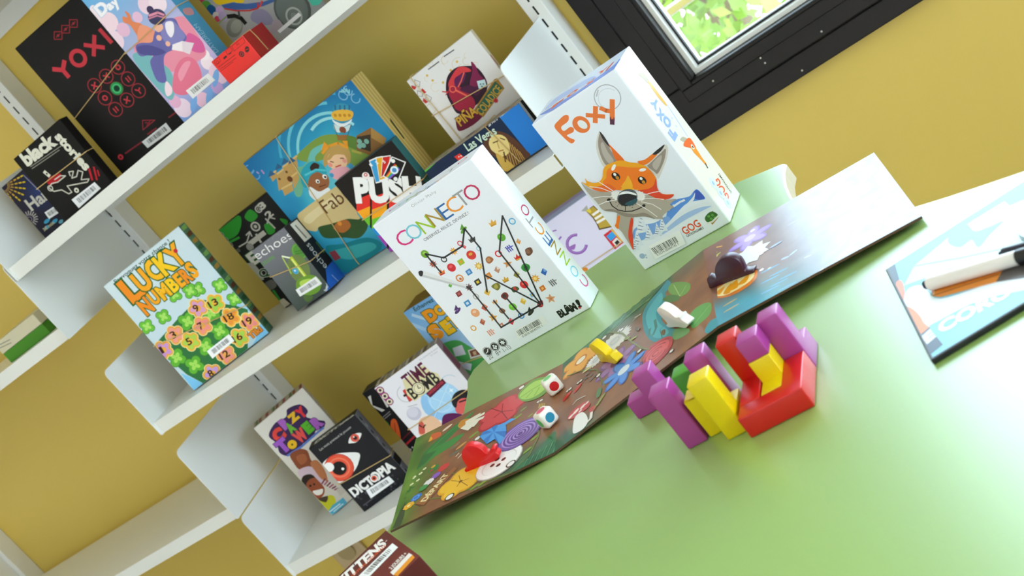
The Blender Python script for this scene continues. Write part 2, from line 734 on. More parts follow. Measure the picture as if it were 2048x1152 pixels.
# ---------------------------------------------------------------- room shell
b = MB()
b.box((-4.6, YW, 0), (WX0, YW + .2, 2.7))
b.box((WX1, YW, 0), (2.4, YW + .2, 2.7))
b.box((WX0, YW, 0), (WX1, YW + .2, WZ0))
b.box((WX0, YW, WZ1), (WX1, YW + .2, 2.7))
tag(b.build('wall_back', M_WALL), kind='structure')
b = MB()
b.box((-4.6, -3.2, -.1), (2.4, YW + .2, 0))
tag(b.build('floor', M_FLOOR), kind='structure')
b = MB()
b.box((-4.6, -3.2, 2.7), (2.4, YW + .2, 2.8))
tag(b.build('ceiling', M_CEIL), kind='structure')
b = MB()
b.box((-4.7, -3.2, 0), (-4.6, YW + .2, 2.7))
tag(b.build('wall_left', M_WHITE), kind='structure')
b = MB()        # right wall with a long window band
RY0, RY1, RZ0, RZ1 = -.4, 1.95, .5, 2.3
b.box((2.4, -3.2, 0), (2.5, YW + .2, RZ0))
b.box((2.4, -3.2, RZ1), (2.5, YW + .2, 2.7))
b.box((2.4, -3.2, RZ0), (2.5, RY0, RZ1))
b.box((2.4, RY1, RZ0), (2.5, YW + .2, RZ1))
tag(b.build('wall_right', M_WHITE), kind='structure')
b = MB()        # wall behind the viewer, with a wide window too
FX0, FX1, FZ0, FZ1 = -3.0, 2.2, .05, 2.2
b.box((-4.6, -3.3, 0), (2.4, -3.2, FZ0))
b.box((-4.6, -3.3, FZ1), (2.4, -3.2, 2.7))
b.box((-4.6, -3.3, FZ0), (FX0, -3.2, FZ1))
b.box((FX1, -3.3, FZ0), (2.4, -3.2, FZ1))
tag(b.build('wall_front', M_WHITE), kind='structure')


def bars(mb, axis, pos, a0, a1, z0, z1, t=.05, n=2):
    """plain window frame of bars in a wall plane"""
    for z in (z0, z1 - t):
        p, q = ((a0, pos, z), (a1, pos + .06, z + t)) if axis == 'x' else ((pos, a0, z), (pos + .06, a1, z + t))
        mb.box(p, q, mi=0)
    for i in range(n + 1):
        a = a0 + (a1 - a0 - t) * i / n
        p, q = ((a, pos, z0 + t), (a + t, pos + .06, z1 - t)) if axis == 'x' else ((pos, a, z0 + t), (pos + .06, a + t, z1 - t))
        mb.box(p, q, mi=0)


b = MB()
bars(b, 'y', 2.42, RY0, RY1, RZ0, RZ1, n=3)
tag(b.build('window_2', M_FRAME), kind='structure')
b = MB()
bars(b, 'x', -3.28, FX0, FX1, FZ0, FZ1, n=4)
tag(b.build('window_3', M_FRAME), kind='structure')

# ---------------------------------------------------------------- window in the back wall
w1 = empty('window_1', (WX0, YW, WZ0))
tag(w1, kind='structure')


def rectframe(mb, x0, x1, z0, z1, wd, y0, y1, bev=.002):
    mb.box((x0, y0, z0), (x1, y1, z0 + wd), bev=bev)
    mb.box((x0, y0, z1 - wd), (x1, y1, z1), bev=bev)
    mb.box((x0, y0, z0 + wd), (x0 + wd, y1, z1 - wd), bev=bev)
    mb.box((x1 - wd, y0, z0 + wd), (x1, y1, z1 - wd), bev=bev)


FX_, FZ_ = -.716, .622          # outer corner of the frame
b = MB()
rectframe(b, FX_, WX1 + .016, FZ_, WZ1 + .016, .036, YW - .022, YW + .06)
b.build('window_frame', M_FRAME, w1)
b = MB()
SX0, SX1, SZ0, SZ1 = FX_ + .038, WX1 - .022, FZ_ + .038, WZ1 - .022
rectframe(b, SX0, SX1, SZ0, SZ1, .058, YW - .030, YW + .055, .003)
rectframe(b, SX0 + .03, SX1 - .03, SZ0 + .03, SZ1 - .03, .022, YW - .034, YW - .028, .002)
b.build('window_sash', M_FRAME, w1)
b = MB()
GX0, GX1, GZ0, GZ1 = SX0 + .058, SX1 - .058, SZ0 + .058, SZ1 - .058
rectframe(b, GX0 - .001, GX1 + .001, GZ0 - .001, GZ1 + .001, .0085, YW - .004, YW + .05, .001)
b.build('glazing_bead', M_ALU, w1)
b = MB()
rectframe(b, GX0 + .0073, GX1 - .0073, GZ0 + .0073, GZ1 - .0073, .0035, YW + .012, YW + .022, 0)
b.build('gasket', M_RUB, w1)
b = MB()
b.box((GX0 + .007, YW + .014, GZ0 + .007), (GX1 - .007, YW + .018, GZ1 - .007))
b.build('pane', M_GLASS, w1)
b = MB()
rnd = random.Random(3)
for px in ((1530, 126), (1521, 116), (1643, 63), (1426, 162), (1604, 141)):
    d = ray(*px)
    q = CAM + d * ((YW - .0345 - CAM.y) / d.y)
    vs, fs = rbox(.003, .001, .003, .0008)
    b.mesh([q + v for v in vs], fs, lin('#b9b5a8'))
b.build('paint_specks', M_LABEL, w1)

# ---------------------------------------------------------------- outside: paving, rail, trees
b = MB()
b.box((-9, 2.9, -.6), (9, 16, -.5))
tag(b.build('ground_outside', M_GRAVEL), kind='structure')
RAILZ = .682
rail = empty('balcony_railing', (0, 3.0, -.5))
tag(rail, 'grey metal railing seen through the window', 'railing')
b = MB()
b.box((-3, 2.98, RAILZ - .0105), (3, 3.02, RAILZ + .0105), bev=.004)
b.build('top_rail', M_LEG, rail, loc=(0, 3.0, RAILZ))
for x in (-2.9, -1.75, -.1, 1.2, 2.8):
    b = MB()
    b.box((x, 2.98, -.5), (x + .03, 3.02, RAILZ - .011))
    b.build('post', M_LEG, rail, loc=(x, 3.0, -.5))


def tree(x, y, h, r, n, seed, label):
    rnd = random.Random(seed)
    t = empty('garden_tree', (x, y, -.5))
    tag(t, label, 'tree', 'trees outside the window')
    mb = MB()
    tube(mb, [(x, y, -.5), (x + .05, y, h * .3), (x - .03, y + .05, h * .7)], [.09, .07, .03], n=8)
    for i in range(9):
        a = rnd.uniform(0, 6.28)
        z = rnd.uniform(.1, .6) * h
        tube(mb, [(x, y, z), (x + r * .5 * math.cos(a), y + r * .5 * math.sin(a), z + .3), (x + r * .9 * math.cos(a), y + r * .9 * math.sin(a), z + .75)], [.035, .02, .008], n=5)
    mb.build('trunk', M_BARK, t, loc=(x, y, -.5))
    mb = MB()
    clumps = []
    for i in range(34):
        a, e = rnd.uniform(0, 6.28), rnd.uniform(-1, 1)
        rr = r * rnd.uniform(.35, 1)
        clumps.append((x + rr * math.cos(a), y + rr * math.sin(a) * .8, h * .45 + e * h * .5))
    for i in range(n):
        c = rnd.choice(clumps)
        p = Vector((c[0] + rnd.gauss(0, .17), c[1] + rnd.gauss(0, .17), c[2] + rnd.gauss(0, .17)))
        d = Vector((rnd.gauss(0, 1), rnd.gauss(0, 1), rnd.gauss(0, 1))).normalized()
        e = d.orthogonal().normalized()
        s = rnd.uniform(.028, .06)
        mb.poly([p - d * s, p + e * s * .55, p + d * s, p - e * s * .55])
    tag(mb.build('foliage', M_LEAF, t, loc=(x, y, -.5)), kind='stuff')


tree(-1.35, 5.2, 2.3, 1.05, 5200, 11, 'leafy green tree outside, filling the visible window pane')
tree(1.35, 6.4, 2.1, .9, 1500, 12, 'leafy tree outside, right of the tree filling the pane')

# ---------------------------------------------------------------- uprights and shelves


def upright(cx, z0, z1, label):
    mb = MB()
    mb.box((cx - .017, 2.0, z0), (cx + .017, YW - .0005, z1), bev=.0015)
    z = .0112
    k = math.ceil((z0 - 1.14 - .1253) / .0254)
    zc = 1.14 + .1253 * 1 + k * .0254
    while zc < z1 - .01:
        if zc > z0 + .01:
            vs, fs = rbox(.0032, .0008, .0165, .0003)
            mb.mesh([Vector((cx, 2.0, zc)) + v for v in vs], fs, (0, 0, 0), 1)
        zc += .0254
    o = mb.build('shelf_upright', [M_SHELF, M_SLOT], loc=(cx, 2.0, z0))
    tag(o, label, 'shelf upright', 'slotted shelf uprights')


XL, XR = -1.704, -.758
upright(XL, 0, 2.4, 'slotted cream upright at the left end of the filled shelves')
upright(XR, 0, 2.4, 'slotted cream upright beside the dark window frame')
upright(-2.652, 0, 2.4, 'slotted upright at the bottom left corner of the photo')


def plate_mesh(x, z0, z1, y0=1.699, th=.0016, rad=.012):
    pts = [(1.9995, z0), (1.9995, z1)]
    for i in range(7):
        a = math.pi / 2 + math.pi / 2 * i / 6
        pts.append((y0 + rad + rad * math.cos(a), z1 - rad + rad * math.sin(a)))
    pts.append((y0, z0 + .003))
    pts.append((y0 + .003, z0))
    mb = MB()
    L = [(x - th / 2, p[0], p[1]) for p in pts]
    R = [(x + th / 2, p[0], p[1]) for p in pts]
    n = len(pts)
    mb.mesh(L + R, [list(range(n)), list(range(n, 2 * n))[::-1]] + [[i, i + n, (i + 1) % n + n, (i + 1) % n] for i in range(n)])
    return mb


def shelf(x0, x1, zt, label, yl=1.705, left=True, right=True, ryo=None):
    """zt: height of the shelf surface; folded sheet with a front lip, and two end plates"""
    zt += Z0
    root = empty('shelf', ((x0 + x1) / 2, 1.85, zt))
    tag(root, label, 'shelf', 'white metal wall shelves')
    mb = MB()
    prof = [(yl, zt), (1.9985, zt), (1.9985, zt - .033), (1.997, zt - .033), (1.997, zt - .0015), (yl + .0015, zt - .0015),
            (yl + .0015, zt - .0235), (yl + .018, zt - .0235), (yl + .018, zt - .025), (yl, zt - .025)]
    a, c = x0 + .0015, x1 - .0015
    n = len(prof)
    L = [(a, p[0], p[1]) for p in prof]
    R = [(c, p[0], p[1]) for p in prof]
    mb.mesh(L + R, [[i, (i + 1) % n, (i + 1) % n + n, i + n] for i in range(n)] + [list(range(n))[::-1], list(range(n, 2 * n))])
    mb.build('deck', M_SHELF, root, loc=root.location)
    if left:
        plate_mesh(x0 + .0008, zt - .026, zt + .128).build('end_plate', M_SHELF, root, loc=(x0, 1.85, zt))
    if right:
        plate_mesh(x1 - .0008, zt - .026, zt + .144, y0=ryo or 1.699).build('end_plate', M_SHELF, root, loc=(x1, 1.85, zt))
    return root


shelf(XL + .0015, XR - .0015, .033, 'white shelf holding the tall black box and the pink and blue box')
shelf(XL + .0015, XR - .0015, -.335, 'white shelf holding the green clover game, middle of the three filled shelves', ryo=1.745)
shelf(XL + .0015, XR - .0015, -.700, 'white shelf holding the eye-print box, lowest of the filled shelves')
shelf(XL + .0015, XR - .0015, .395, 'white shelf whose underside shows in the top left corner')
shelf(-2.650, XL - .0025, -.099, 'white shelf of the left bay with one small box near its end')
shelf(-2.650, XL - .0025, -.545, 'empty white shelf of the left bay at the bottom left')

# wall socket below the lowest shelf
so = empty('wall_socket', (-1.873, YW, .255))
tag(so, 'beige wall socket on the yellow wall under the lowest shelf', 'socket')
mb = MB()
mb.box((-1.915, YW - .009, .225), (-1.830, YW - .0003, .31), lin('#c2a983'), bev=.004)
mb.build('plate', M_PLASTIC, so, loc=so.location)
mb = MB()
tube(mb, [(-1.8725, YW - .010, .2675), (-1.8725, YW - .0135, .2675)], .022, lin('#a89468'), n=24)
mb.build('outlet', M_PLASTIC, so, loc=so.location)

# ---------------------------------------------------------------- green table
TZ = .74
tb = empty('activity_table', (-.35, .7, 0))
tag(tb, 'green wavy-edged table carrying the game boxes and the folding board', 'table')
edge = [(-.7704, 1.1166), (-.784, 1.168), (-.798, 1.205), (-.797, 1.228), (-.784, 1.243), (-.72, 1.294), (-.654, 1.334), (-.5987, 1.3452), (-.52, 1.340), (-.434, 1.3241),
        (-.40, 1.3085), (-.3787, 1.2995), (-.3735, 1.296), (-.3707, 1.2905), (-.371, 1.2666), (-.3685, 1.245), (-.3655, 1.226), (-.3581, 1.1934), (-.345, 1.150), (-.325, 1.10), (-.29, 1.045),
        (-.25, 1.020), (-.2218, 1.0067), (-.1933, .9919), (-.1621, .9774), (-.1332, .9645), (-.05, .93), (.05, .86), (.12, .74), (.13, .55), (.06, .35), (-.06, .22),
        (-.25, .16), (-.48, .17), (-.64, .25), (-.735, .40), (-.77, .55), (-.79, .70), (-.80, .85), (-.800, .95), (-.785, 1.03), (-.772, 1.08)]
mb = MB()
th, bv = .022, .002
ctr = Vector((sum(p[0] for p in edge) / len(edge), sum(p[1] for p in edge) / len(edge)))


def inset(pts, d):
    out = []
    n = len(pts)
    ar = sum(pts[i - 1][0] * pts[i][1] - pts[i][0] * pts[i - 1][1] for i in range(n))
    sg = 1 if ar > 0 else -1
    for i in range(n):
        a, c = Vector(pts[i - 1]), Vector(pts[(i + 1) % n])
        t = (c - a).normalized()
        nrm = Vector((-t.y, t.x)) * sg
        out.append(tuple(Vector(pts[i]) + nrm * d))
    return out


n = len(edge)
i1 = inset(edge, bv)
lev = [(i1, TZ), (edge, TZ - bv), (edge, TZ - th + bv), (i1, TZ - th)]
vs = [(p[0], p[1], z) for ps, z in lev for p in ps]
mb.mesh(vs, [[k * n + i, k * n + (i + 1) % n, (k + 1) * n + (i + 1) % n, (k + 1) * n + i] for k in range(3) for i in range(n)], (1, 1, 1), 1)
mb.poly([(p[0], p[1], TZ) for p in i1], (1, 1, 1), 0)
mb.poly([(p[0], p[1], TZ - th) for p in i1][::-1], (1, 1, 1), 1)
mb.build('tabletop', [M_TABLE, M_EDGE], tb, loc=(-.35, .7, TZ))
for x, y in ((-.62, 1.13), (-.62, .38), (.0, .78), (-.05, .35)):
    mb = MB()
    tube(mb, [(x, y, 0), (x, y, TZ - th)], .022, n=16)
    mb.build('leg', M_LEG, tb, loc=(x, y, 0))
# ---------------------------------------------------------------- wooden puzzle pieces
S = .0175
GY = math.radians(1.7)
PC = dict(purple='#a23c88', yellow='#dcc000', red='#c61512', green='#469226')


def piece(name_col, x, y, cells, label):
    """one solid polycube; x,y = front-left corner of cell (0,0) on the table, cells (i,j,level)"""
    U, V = Vector((math.cos(GY), math.sin(GY), 0)), Vector((-math.sin(GY), math.cos(GY), 0))
    O = Vector((x, y, TZ + .0002))
    bm = bmesh.new()
    cs = set(cells)
    vid = {}

    def vert(i, j, k):
        if (i, j, k) not in vid:
            vid[(i, j, k)] = bm.verts.new(O + U * i * S + V * j * S + Vector((0, 0, k * S)))
        return vid[(i, j, k)]
    D = {(1, 0, 0): [(1, 0, 0), (1, 1, 0), (1, 1, 1), (1, 0, 1)], (-1, 0, 0): [(0, 0, 0), (0, 0, 1), (0, 1, 1), (0, 1, 0)],
         (0, 1, 0): [(0, 1, 0), (0, 1, 1), (1, 1, 1), (1, 1, 0)], (0, -1, 0): [(0, 0, 0), (1, 0, 0), (1, 0, 1), (0, 0, 1)],
         (0, 0, 1): [(0, 0, 1), (1, 0, 1), (1, 1, 1), (0, 1, 1)], (0, 0, -1): [(0, 0, 0), (0, 1, 0), (1, 1, 0), (1, 0, 0)]}
    for c in cs:
        for d, q in D.items():
            if tuple(c[k] + d[k] for k in range(3)) not in cs:
                bm.faces.new([vert(c[0] + a, c[1] + e, c[2] + f) for a, e, f in q])
    bmesh.ops.dissolve_limit(bm, angle_limit=.02, verts=bm.verts, edges=bm.edges)
    ed = [e for e in bm.edges if len(e.link_faces) == 2 and e.calc_face_angle_signed(0) > .5]
    bmesh.ops.bevel(bm, geom=ed, offset=.0011, segments=3, profile=.5, affect='EDGES', clamp_overlap=True)
    bm.normal_update()
    bm.verts.index_update()
    mb = MB()
    mb.mesh([v.co.copy() for v in bm.verts], [[v.index for v in f.verts] for f in bm.faces], lin(PC[name_col]))
    bm.free()
    o = mb.build('puzzle_block', M_PAINT, loc=(x, y, TZ), smooth=True)
    tag(o, label, 'block', 'painted wooden puzzle blocks')


piece('red', -.3573, .7692, [(0, 0, 0), (1, 0, 0), (2, 0, 0), (2, 1, 0), (2, 2, 0)], 'low red L-shaped wooden block lying at the front of the cluster')
piece('purple', -.3238, .8232, [(0, 0, 0), (0, 0, 1), (0, 0, 2), (0, 1, 0)], 'tall purple wooden block behind the end of the low red L')
piece('purple', -.4161, .7968, [(0, 0, 0), (0, 0, 1), (0, 0, 2)], 'upright purple wooden block at the front left, beside the tall yellow block')
piece('yellow', -.3960, .7812, [(1, 0, 0), (1, 0, 1), (1, 0, 2), (1, 1, 0), (0, 1, 0), (0, 1, 1)], 'stepped yellow wooden block between the purple upright and the red L')
piece('purple', -.3886, .8235, [(0, 0, 0), (0, 0, 1), (0, 0, 2)], 'tall purple wooden block directly behind the stepped yellow block')
piece('red', -.3577, .7694, [(0, 1, 0), (0, 2, 0), (0, 3, 0), (0, 3, 1), (0, 3, 2)], 'tall red wooden block standing at the back of the cluster')
piece('yellow', -.3396, .7878, [(0, 0, 0), (0, 1, 0), (0, 1, 1)], 'yellow wooden block inside the red L, carrying a purple cube')
piece('purple', -.3394, .8058, [(0, 0, 2)], 'single purple wooden cube on top of the yellow block inside the red L')
piece('purple', -.4816, .8862, [(0, 0, 0), (1, 0, 0), (1, 0, 1)], 'purple L-shaped wooden block at the far left of the cluster')
piece('green', -.4168, .8480, [(0, 0, 0), (0, 0, 1), (0, 1, 0)], 'green wooden block half hidden behind the purple and yellow uprights')

# ---------------------------------------------------------------- folding game board
BT = .0022


def at(px, z):
    d = ray(*px)
    return CAM + d * ((z - CAM.z) / d.z)


hz = dict(L=.0200, A=.0030, B=.0180, R=.0058)
bp = {}
for k, px, h in (('L0', (780, 1062), 'L'), ('L1', (832, 877), 'L'), ('A0', (1108, 905), 'A'), ('A1', (1126, 727), 'A'),
                 ('B0', (1436, 652), 'B'), ('B1', (1406, 500), 'B'), ('R0', (1843, 432), 'R'), ('R1', (1748, 305), 'R')):
    bp[k] = at(px, TZ + hz[h])


def on_plane(px, A, B, C):
    n = (B - A).cross(C - A)
    d = ray(*px)
    return CAM + d * ((A - CAM).dot(n) / d.dot(n))


bp['A1'] = on_plane((1126, 727), bp['L0'], bp['A0'], bp['L1'])
bp['B1'] = on_plane((1406, 500), bp['A0'], bp['B0'], bp['A1'])
bp['R1'] = on_plane((1748, 305), bp['B0'], bp['R0'], bp['B1'])
board = empty('game_board', (bp['A0'].x, bp['A0'].y, TZ))
tag(board, 'long folding garden path board lying slightly raised on the green table', 'game board')


def bpanel(bl, br, trr, tl, crop):
    mb = MB()
    U = (br - bl).normalized()
    N = (br - bl).cross(tl - bl).normalized()
    V = N.cross(U).normalized()
    # thickness
    q = [bl, br, trr, tl]
    lo = [p - N * BT for p in q]
    e = lin('#5d4030')
    for i in range(4):
        j = (i + 1) % 4
        mb.poly([lo[i], lo[j], q[j], q[i]], e)
    mb.poly(lo[::-1], lin('#3a2b26'))
    w = max((p - bl).dot(U) for p in q)
    h = max((p - bl).dot(V) for p in q)
    f = Face(mb, bl, U, V, w, h, crop, clip=False)
    f.fs = .74
    mb.poly(q, e)
    uvq = [((p - bl).dot(U), (p - bl).dot(V)) for p in q]
    return mb, f, uvq


def bgrid(f, uvq, fn, nx=40, ny=26):
    base = len(f.mb.v)
    f.layer = 2
    cs = []
    for j in range(ny + 1):
        for i in range(nx + 1):
            a, c = i / nx, j / ny
            p = [(uvq[0][k] * (1 - a) + uvq[1][k] * a) * (1 - c) + (uvq[3][k] * (1 - a) + uvq[2][k] * a) * c for k in (0, 1)]
            f.mb.v.append(tuple(f.to3(p)))
            cs.append(lin(fn(a, c)))
    for j in range(ny):
        for i in range(nx):
            q = [j * (nx + 1) + i, j * (nx + 1) + i + 1, (j + 1) * (nx + 1) + i + 1, (j + 1) * (nx + 1) + i]
            f.mb.f.append([base + k for k in q])
            f.mb.c.append([cs[k] for k in q])
            f.mb.m.append(f.mi)
    f.bbs.append((-9, -9, 9, 9, 2))
    f.base = 2
    # clip art to the (nearly rectangular) panel
    f.clip = True


from mathutils import noise as mnoise


def hexmix(a, b, t):
    t = min(1, max(0, t))
    pa = [int(a[i:i + 2], 16) / 255 for i in (1, 3, 5)]
    pb = [int(b[i:i + 2], 16) / 255 for i in (1, 3, 5)]
    return tuple(x + (y - x) * t for x, y in zip(pa, pb))


def nz(a, c, s=6, o=0):
    return .5 + .5 * mnoise.noise(Vector((a * s, c * s, o)))


def soil(a, c):
    t = nz(a, c, 7, 1) * .6 + nz(a, c, 20, 2) * .4
    return hexmix('#6b4129', '#a87248', t)


def eyes(f, p, r, n=2):
    f.circ(p, r * 1.35, '#3c2418').circ(p, r, '#ece8e2')


# left panel -------------------------------------------------
mb, f, q = bpanel(bp['L0'], bp['A0'], bp['A1'], bp['L1'], 'N8')


def leftbg(a, c):
    base = Vector(soil(a, c))
    g = Vector(hexmix('#2f5a1c', '#7ea03a', nz(a, c, 9, 4)))
    t = max(0, 1 - (a * 1.9 + .25 * abs(c - .45)) * 1.9)
    t2 = max(0, (a - .45) * 1.2) * max(0, 1 - c * 4.2)
    b = base.lerp(g, min(1, t * 1.5))
    return tuple(b.lerp(Vector(hexmix('#1f4a36', '#3f7f5c', nz(a, c, 12, 7))), min(1, t2 * 3)))


bgrid(f, q, leftbg)
f.blob([(196, 695), (300, 560), (450, 420), (600, 300), (700, 228), (640, 300), (520, 420), (400, 530), (290, 630)], '#2f7a3a')
f.line([(205, 690), (450, 440), (690, 232)], 4, '#6aa844')
f.blob([(255, 640), (380, 520), (500, 450), (622, 392), (540, 480), (400, 570), (290, 660)], '#3a8a3c')
f.poly([(170, 730), (235, 600), (300, 560), (420, 520), (330, 620)], '#2c6a34')
f.poly([(90, 1100), (150, 960), (190, 900), (180, 1000), (150, 1080)], '#37472a')
for p, r in (((250, 720), 12), ((300, 690), 9), ((280, 740), 8), ((330, 655), 8), ((235, 770), 8), ((160, 800), 12)):
    f.flower(p, r + 6, '#dfe6c4', 5, '#d4b93e')
for p in ((200, 830), (170, 880), (130, 930), (230, 800)):
    f.flower(p, 26, '#2c6b2b', 3)
# sign with the word
f.poly([(255, 922), (545, 640), (577, 652), (330, 930), (290, 935)], '#5d3a20')
f.poly([(262, 915), (548, 640), (570, 652), (325, 922)], '#9a6031')
f.text('DÉPART', (338, 893), (512, 690), 36, '#ead9a4', .035)
for p, r, c in (((395, 655), 40, '#2f7d3a'), ((470, 645), 40, '#cf3a38'), ((415, 705), 32, '#8f5fc0'), ((362, 755), 36, '#e9e6e4'), ((320, 800), 34, '#3c8f4a'), ((268, 868), 40, '#2f73c8')):
    f.flower(p, r, c, 8, None, 0, .4)
    f.circ(p, r * .5, c)
f.ring((268, 868), 16, 6, '#6aa6ea')
f.flower((213, 930), 40, '#eab22a', 7, '#f4e6b0')
f.circ((395, 640), 12, '#c9a03c').circ((380, 670), 10, '#b23a34')
# yellow flower, button
f.line([(370, 880), (520, 860), (700, 790), (800, 745), (960, 690), (1100, 560), (1170, 420), (1180, 330)], 7, '#78843a')
f.line([(530, 690), (580, 690), (640, 650)], 6, '#78843a')
f.line([(720, 440), (730, 360), (770, 310)], 7, '#78843a')
f.line([(1000, 290), (990, 230), (1040, 170), (1100, 120)], 6, '#78843a')
for p, r in (((690, 405), 26), ((1020, 270), 22), ((1060, 215), 18), ((1140, 430), 24), ((760, 760), 28), ((1090, 520), 26), ((700, 790), 26), ((1110, 260), 15)):
    f.ell(p, r, r * .4, '#7fa23a', .6)
f.flower((598, 752), 165, '#e0a21c', 5, None, .5, .52)
f.flower((598, 752), 150, '#f0bd2c', 5, None, .5, .46)
for k in range(5):
    a = .5 + k * 1.2566
    f.line([(598, 752), (598 + 70 * math.cos(a), 752 - 45 * math.sin(a))], 4, '#a8731a')
f.circ((598, 752), 10, '#7a4c18')
f.ell((882, 612), 126, 126, '#a9a29c').ell((880, 608), 121, 121, '#f2efea').ell((882, 610), 93, 93, '#d9d3cd').ell((884, 614), 88, 88, '#eceae6')
for p in ((915, 588), (876, 632), (832, 634), (868, 590)):
    f.circ(p, 13, '#4a2a1e')
eyes(f, (968, 622), 20)
eyes(f, (515, 866), 20)
eyes(f, (720, 430), 15)
eyes(f, (765, 290), 16)
eyes(f, (1150, 385), 16)
eyes(f, (1045, 55), 14)
# purple spiral
f.circ((1035, 402), 120, '#5a3c88').circ((1036, 400), 113, '#7f5cae')
for r in (95, 75, 55, 36, 18):
    f.ring((1038, 398), r, 8, '#b493d8').ring((1040, 401), r - 9, 7, '#5f3f90')
# blue pinwheel
c0 = (842, 386)
P8 = [(735, 420), (770, 370), (820, 345), (900, 285), (1005, 285), (930, 330), (935, 380), (925, 430), (885, 480), (850, 440), (790, 478), (765, 450)]
for i in range(len(P8)):
    f.poly([c0, P8[i], P8[(i + 1) % len(P8)]], '#4f9fe6' if i % 2 else '#2f78cc')
# red flower
f.flower((900, 236), 172, '#b82a34', 5, None, .2, .5)
f.flower((900, 236), 158, '#d4424a', 5, None, .2, .44)
for k in range(5):
    a = .2 + k * 1.2566
    f.line([(900, 236), (900 + 85 * math.cos(a), 236 - 60 * math.sin(a))], 4, '#8e1f2c')
# daisy fingers and orange heart
f.blob([(575, 345), (600, 300), (650, 285), (690, 290), (660, 335), (615, 360)], '#d08a2c')
for p, e in (((640, 320), (765, 250)), ((640, 325), (760, 280)), ((635, 335), (720, 310)), ((625, 345), (700, 335)), ((612, 350), (660, 362)), ((640, 310), (735, 255))):
    f.line([p, e], 22, '#ece6d2')
f.blob([(330, 455), (370, 410), (410, 390), (445, 385), (450, 410), (400, 440), (350, 462)], '#d8622c')
f.blob([(335, 455), (350, 425), (380, 420), (385, 440), (350, 460)], '#efb13a')
f.ell((498, 352), 26, 12, '#f0d8c0', .6)
f.ell((545, 495), 22, 12, '#6d7258', .2).ell((550, 540), 30, 10, '#5c6a5a', .3).ell((600, 485), 30, 11, '#d09a4a', .6).ell((570, 475), 18, 10, '#8d7a5a', 1)
for p in ((560, 565), (575, 578), (590, 560)):
    f.line([p, (p[0] + 22, p[1] - 24)], 6, '#d8d0b8')
# cabbage
f.blob([(1018, 120), (1070, 50), (1140, -5), (1240, -20), (1260, 40), (1210, 110), (1130, 150), (1060, 160)], '#6f9a34')
f.blob([(1030, 120), (1080, 60), (1150, 10), (1230, 0), (1235, 40), (1190, 95), (1120, 135), (1060, 145)], '#a5cc55')
f.line([(1040, 130), (1120, 75), (1230, 10)], 7, '#78a23e').line([(1080, 135), (1130, 80)], 5, '#78a23e').line([(1140, 120), (1180, 55)], 5, '#78a23e')
# bee, moss, green grass edge
f.blob([(1165, 205), (1175, 180), (1205, 165), (1222, 180), (1205, 205), (1180, 215)], '#8a6a34')
for k in range(4):
    f.line([(1172 + k * 12, 208 - k * 3), (1180 + k * 12, 176 - k * 2)], 4, '#d8b450')
eyes(f, (1170, 160), 9)
eyes(f, (1190, 150), 9)
f.blob([(1150, 545), (1230, 440), (1290, 380), (1330, 420), (1290, 530), (1240, 560)], '#2f6a48')
for k in range(12):
    x = 1010 + k * 24
    f.line([(x, 700 - k * 14), (x + 55, 600 - k * 16)], 5, '#5d9a64' if k % 2 else '#3a7a50')
mb.build('left_panel', M_BOARD, board, loc=board.location)

# middle panel -------------------------------------------------
mb, f, q = bpanel(bp['A0'], bp['B0'], bp['B1'], bp['A1'], 'K1')


def midbg(a, c):
    base = Vector(soil(a, c + 1.3))
    t = max(0, (c - .70 - .12 * nz(a, c, 5, 9)) * 5) * (1 if a < .8 else .3)
    b = base.lerp(Vector(hexmix('#274c36', '#4f8a5c', nz(a, c, 14, 3))), min(1, t * 1.2))
    t2 = max(0, 1 - c * 6) * max(0, 1 - a * 3)
    return tuple(b.lerp(Vector(hexmix('#1f4a36', '#3f7f5c', nz(a, c, 12, 7))), min(1, t2 * 2)))


bgrid(f, q, midbg)
# pond
f.blob([(900, 330), (905, 260), (950, 180), (1010, 110), (1070, 40), (1100, 0), (1130, 40), (1080, 110), (1120, 160), (1060, 230), (1060, 330), (1150, 390), (1240, 400), (1200, 450), (1120, 470), (1040, 500), (960, 480), (915, 410)], '#2f8f9c')
f.blob([(930, 330), (940, 250), (990, 170), (1050, 100), (1060, 160), (1010, 250), (1030, 340), (1110, 410), (1060, 460), (980, 450)], '#4fb0b8')
f.line([(985, 440), (1010, 380), (1000, 320)], 16, '#3f7f78').line([(950, 450), (960, 390)], 14, '#3f7f78')
f.line([(1060, 470), (1040, 400), (1090, 350)], 4, '#2b6a70')
f.blob([(1400, 420), (1440, 330), (1520, 300), (1560, 360), (1500, 420)], '#2f8f9c')
# lily pads
f.blob([(1105, 75), (1130, 30), (1200, 15), (1280, 30), (1270, 90), (1200, 135), (1130, 115)], '#6a9a44')
f.line([(1200, 130), (1150, 40)], 4, '#a8c47a').line([(1200, 130), (1250, 45)], 4, '#a8c47a')
f.blob([(1060, 155), (1120, 120), (1200, 130), (1180, 165), (1110, 180)], '#4d7a40')
f.blob([(1270, 300), (1320, 230), (1400, 185), (1450, 190), (1440, 270), (1370, 340), (1300, 385)], '#5c9a4c')
f.line([(1300, 370), (1440, 200)], 5, '#8fbf6a')
f.blob([(1140, 440), (1170, 390), (1270, 390), (1260, 430), (1190, 470), (1150, 475)], '#5f9a58')
# leaves at the far edge
for k in range(16):
    x, y = 600 + k * 26, 420 - k * 21
    f.ell((x, y), 46, 20, '#3d6f4a' if k % 2 else '#54885a', .7 + .5 * (k % 3 - 1))
f.line([(640, 440), (780, 290), (960, 150)], 4, '#9dbb86')
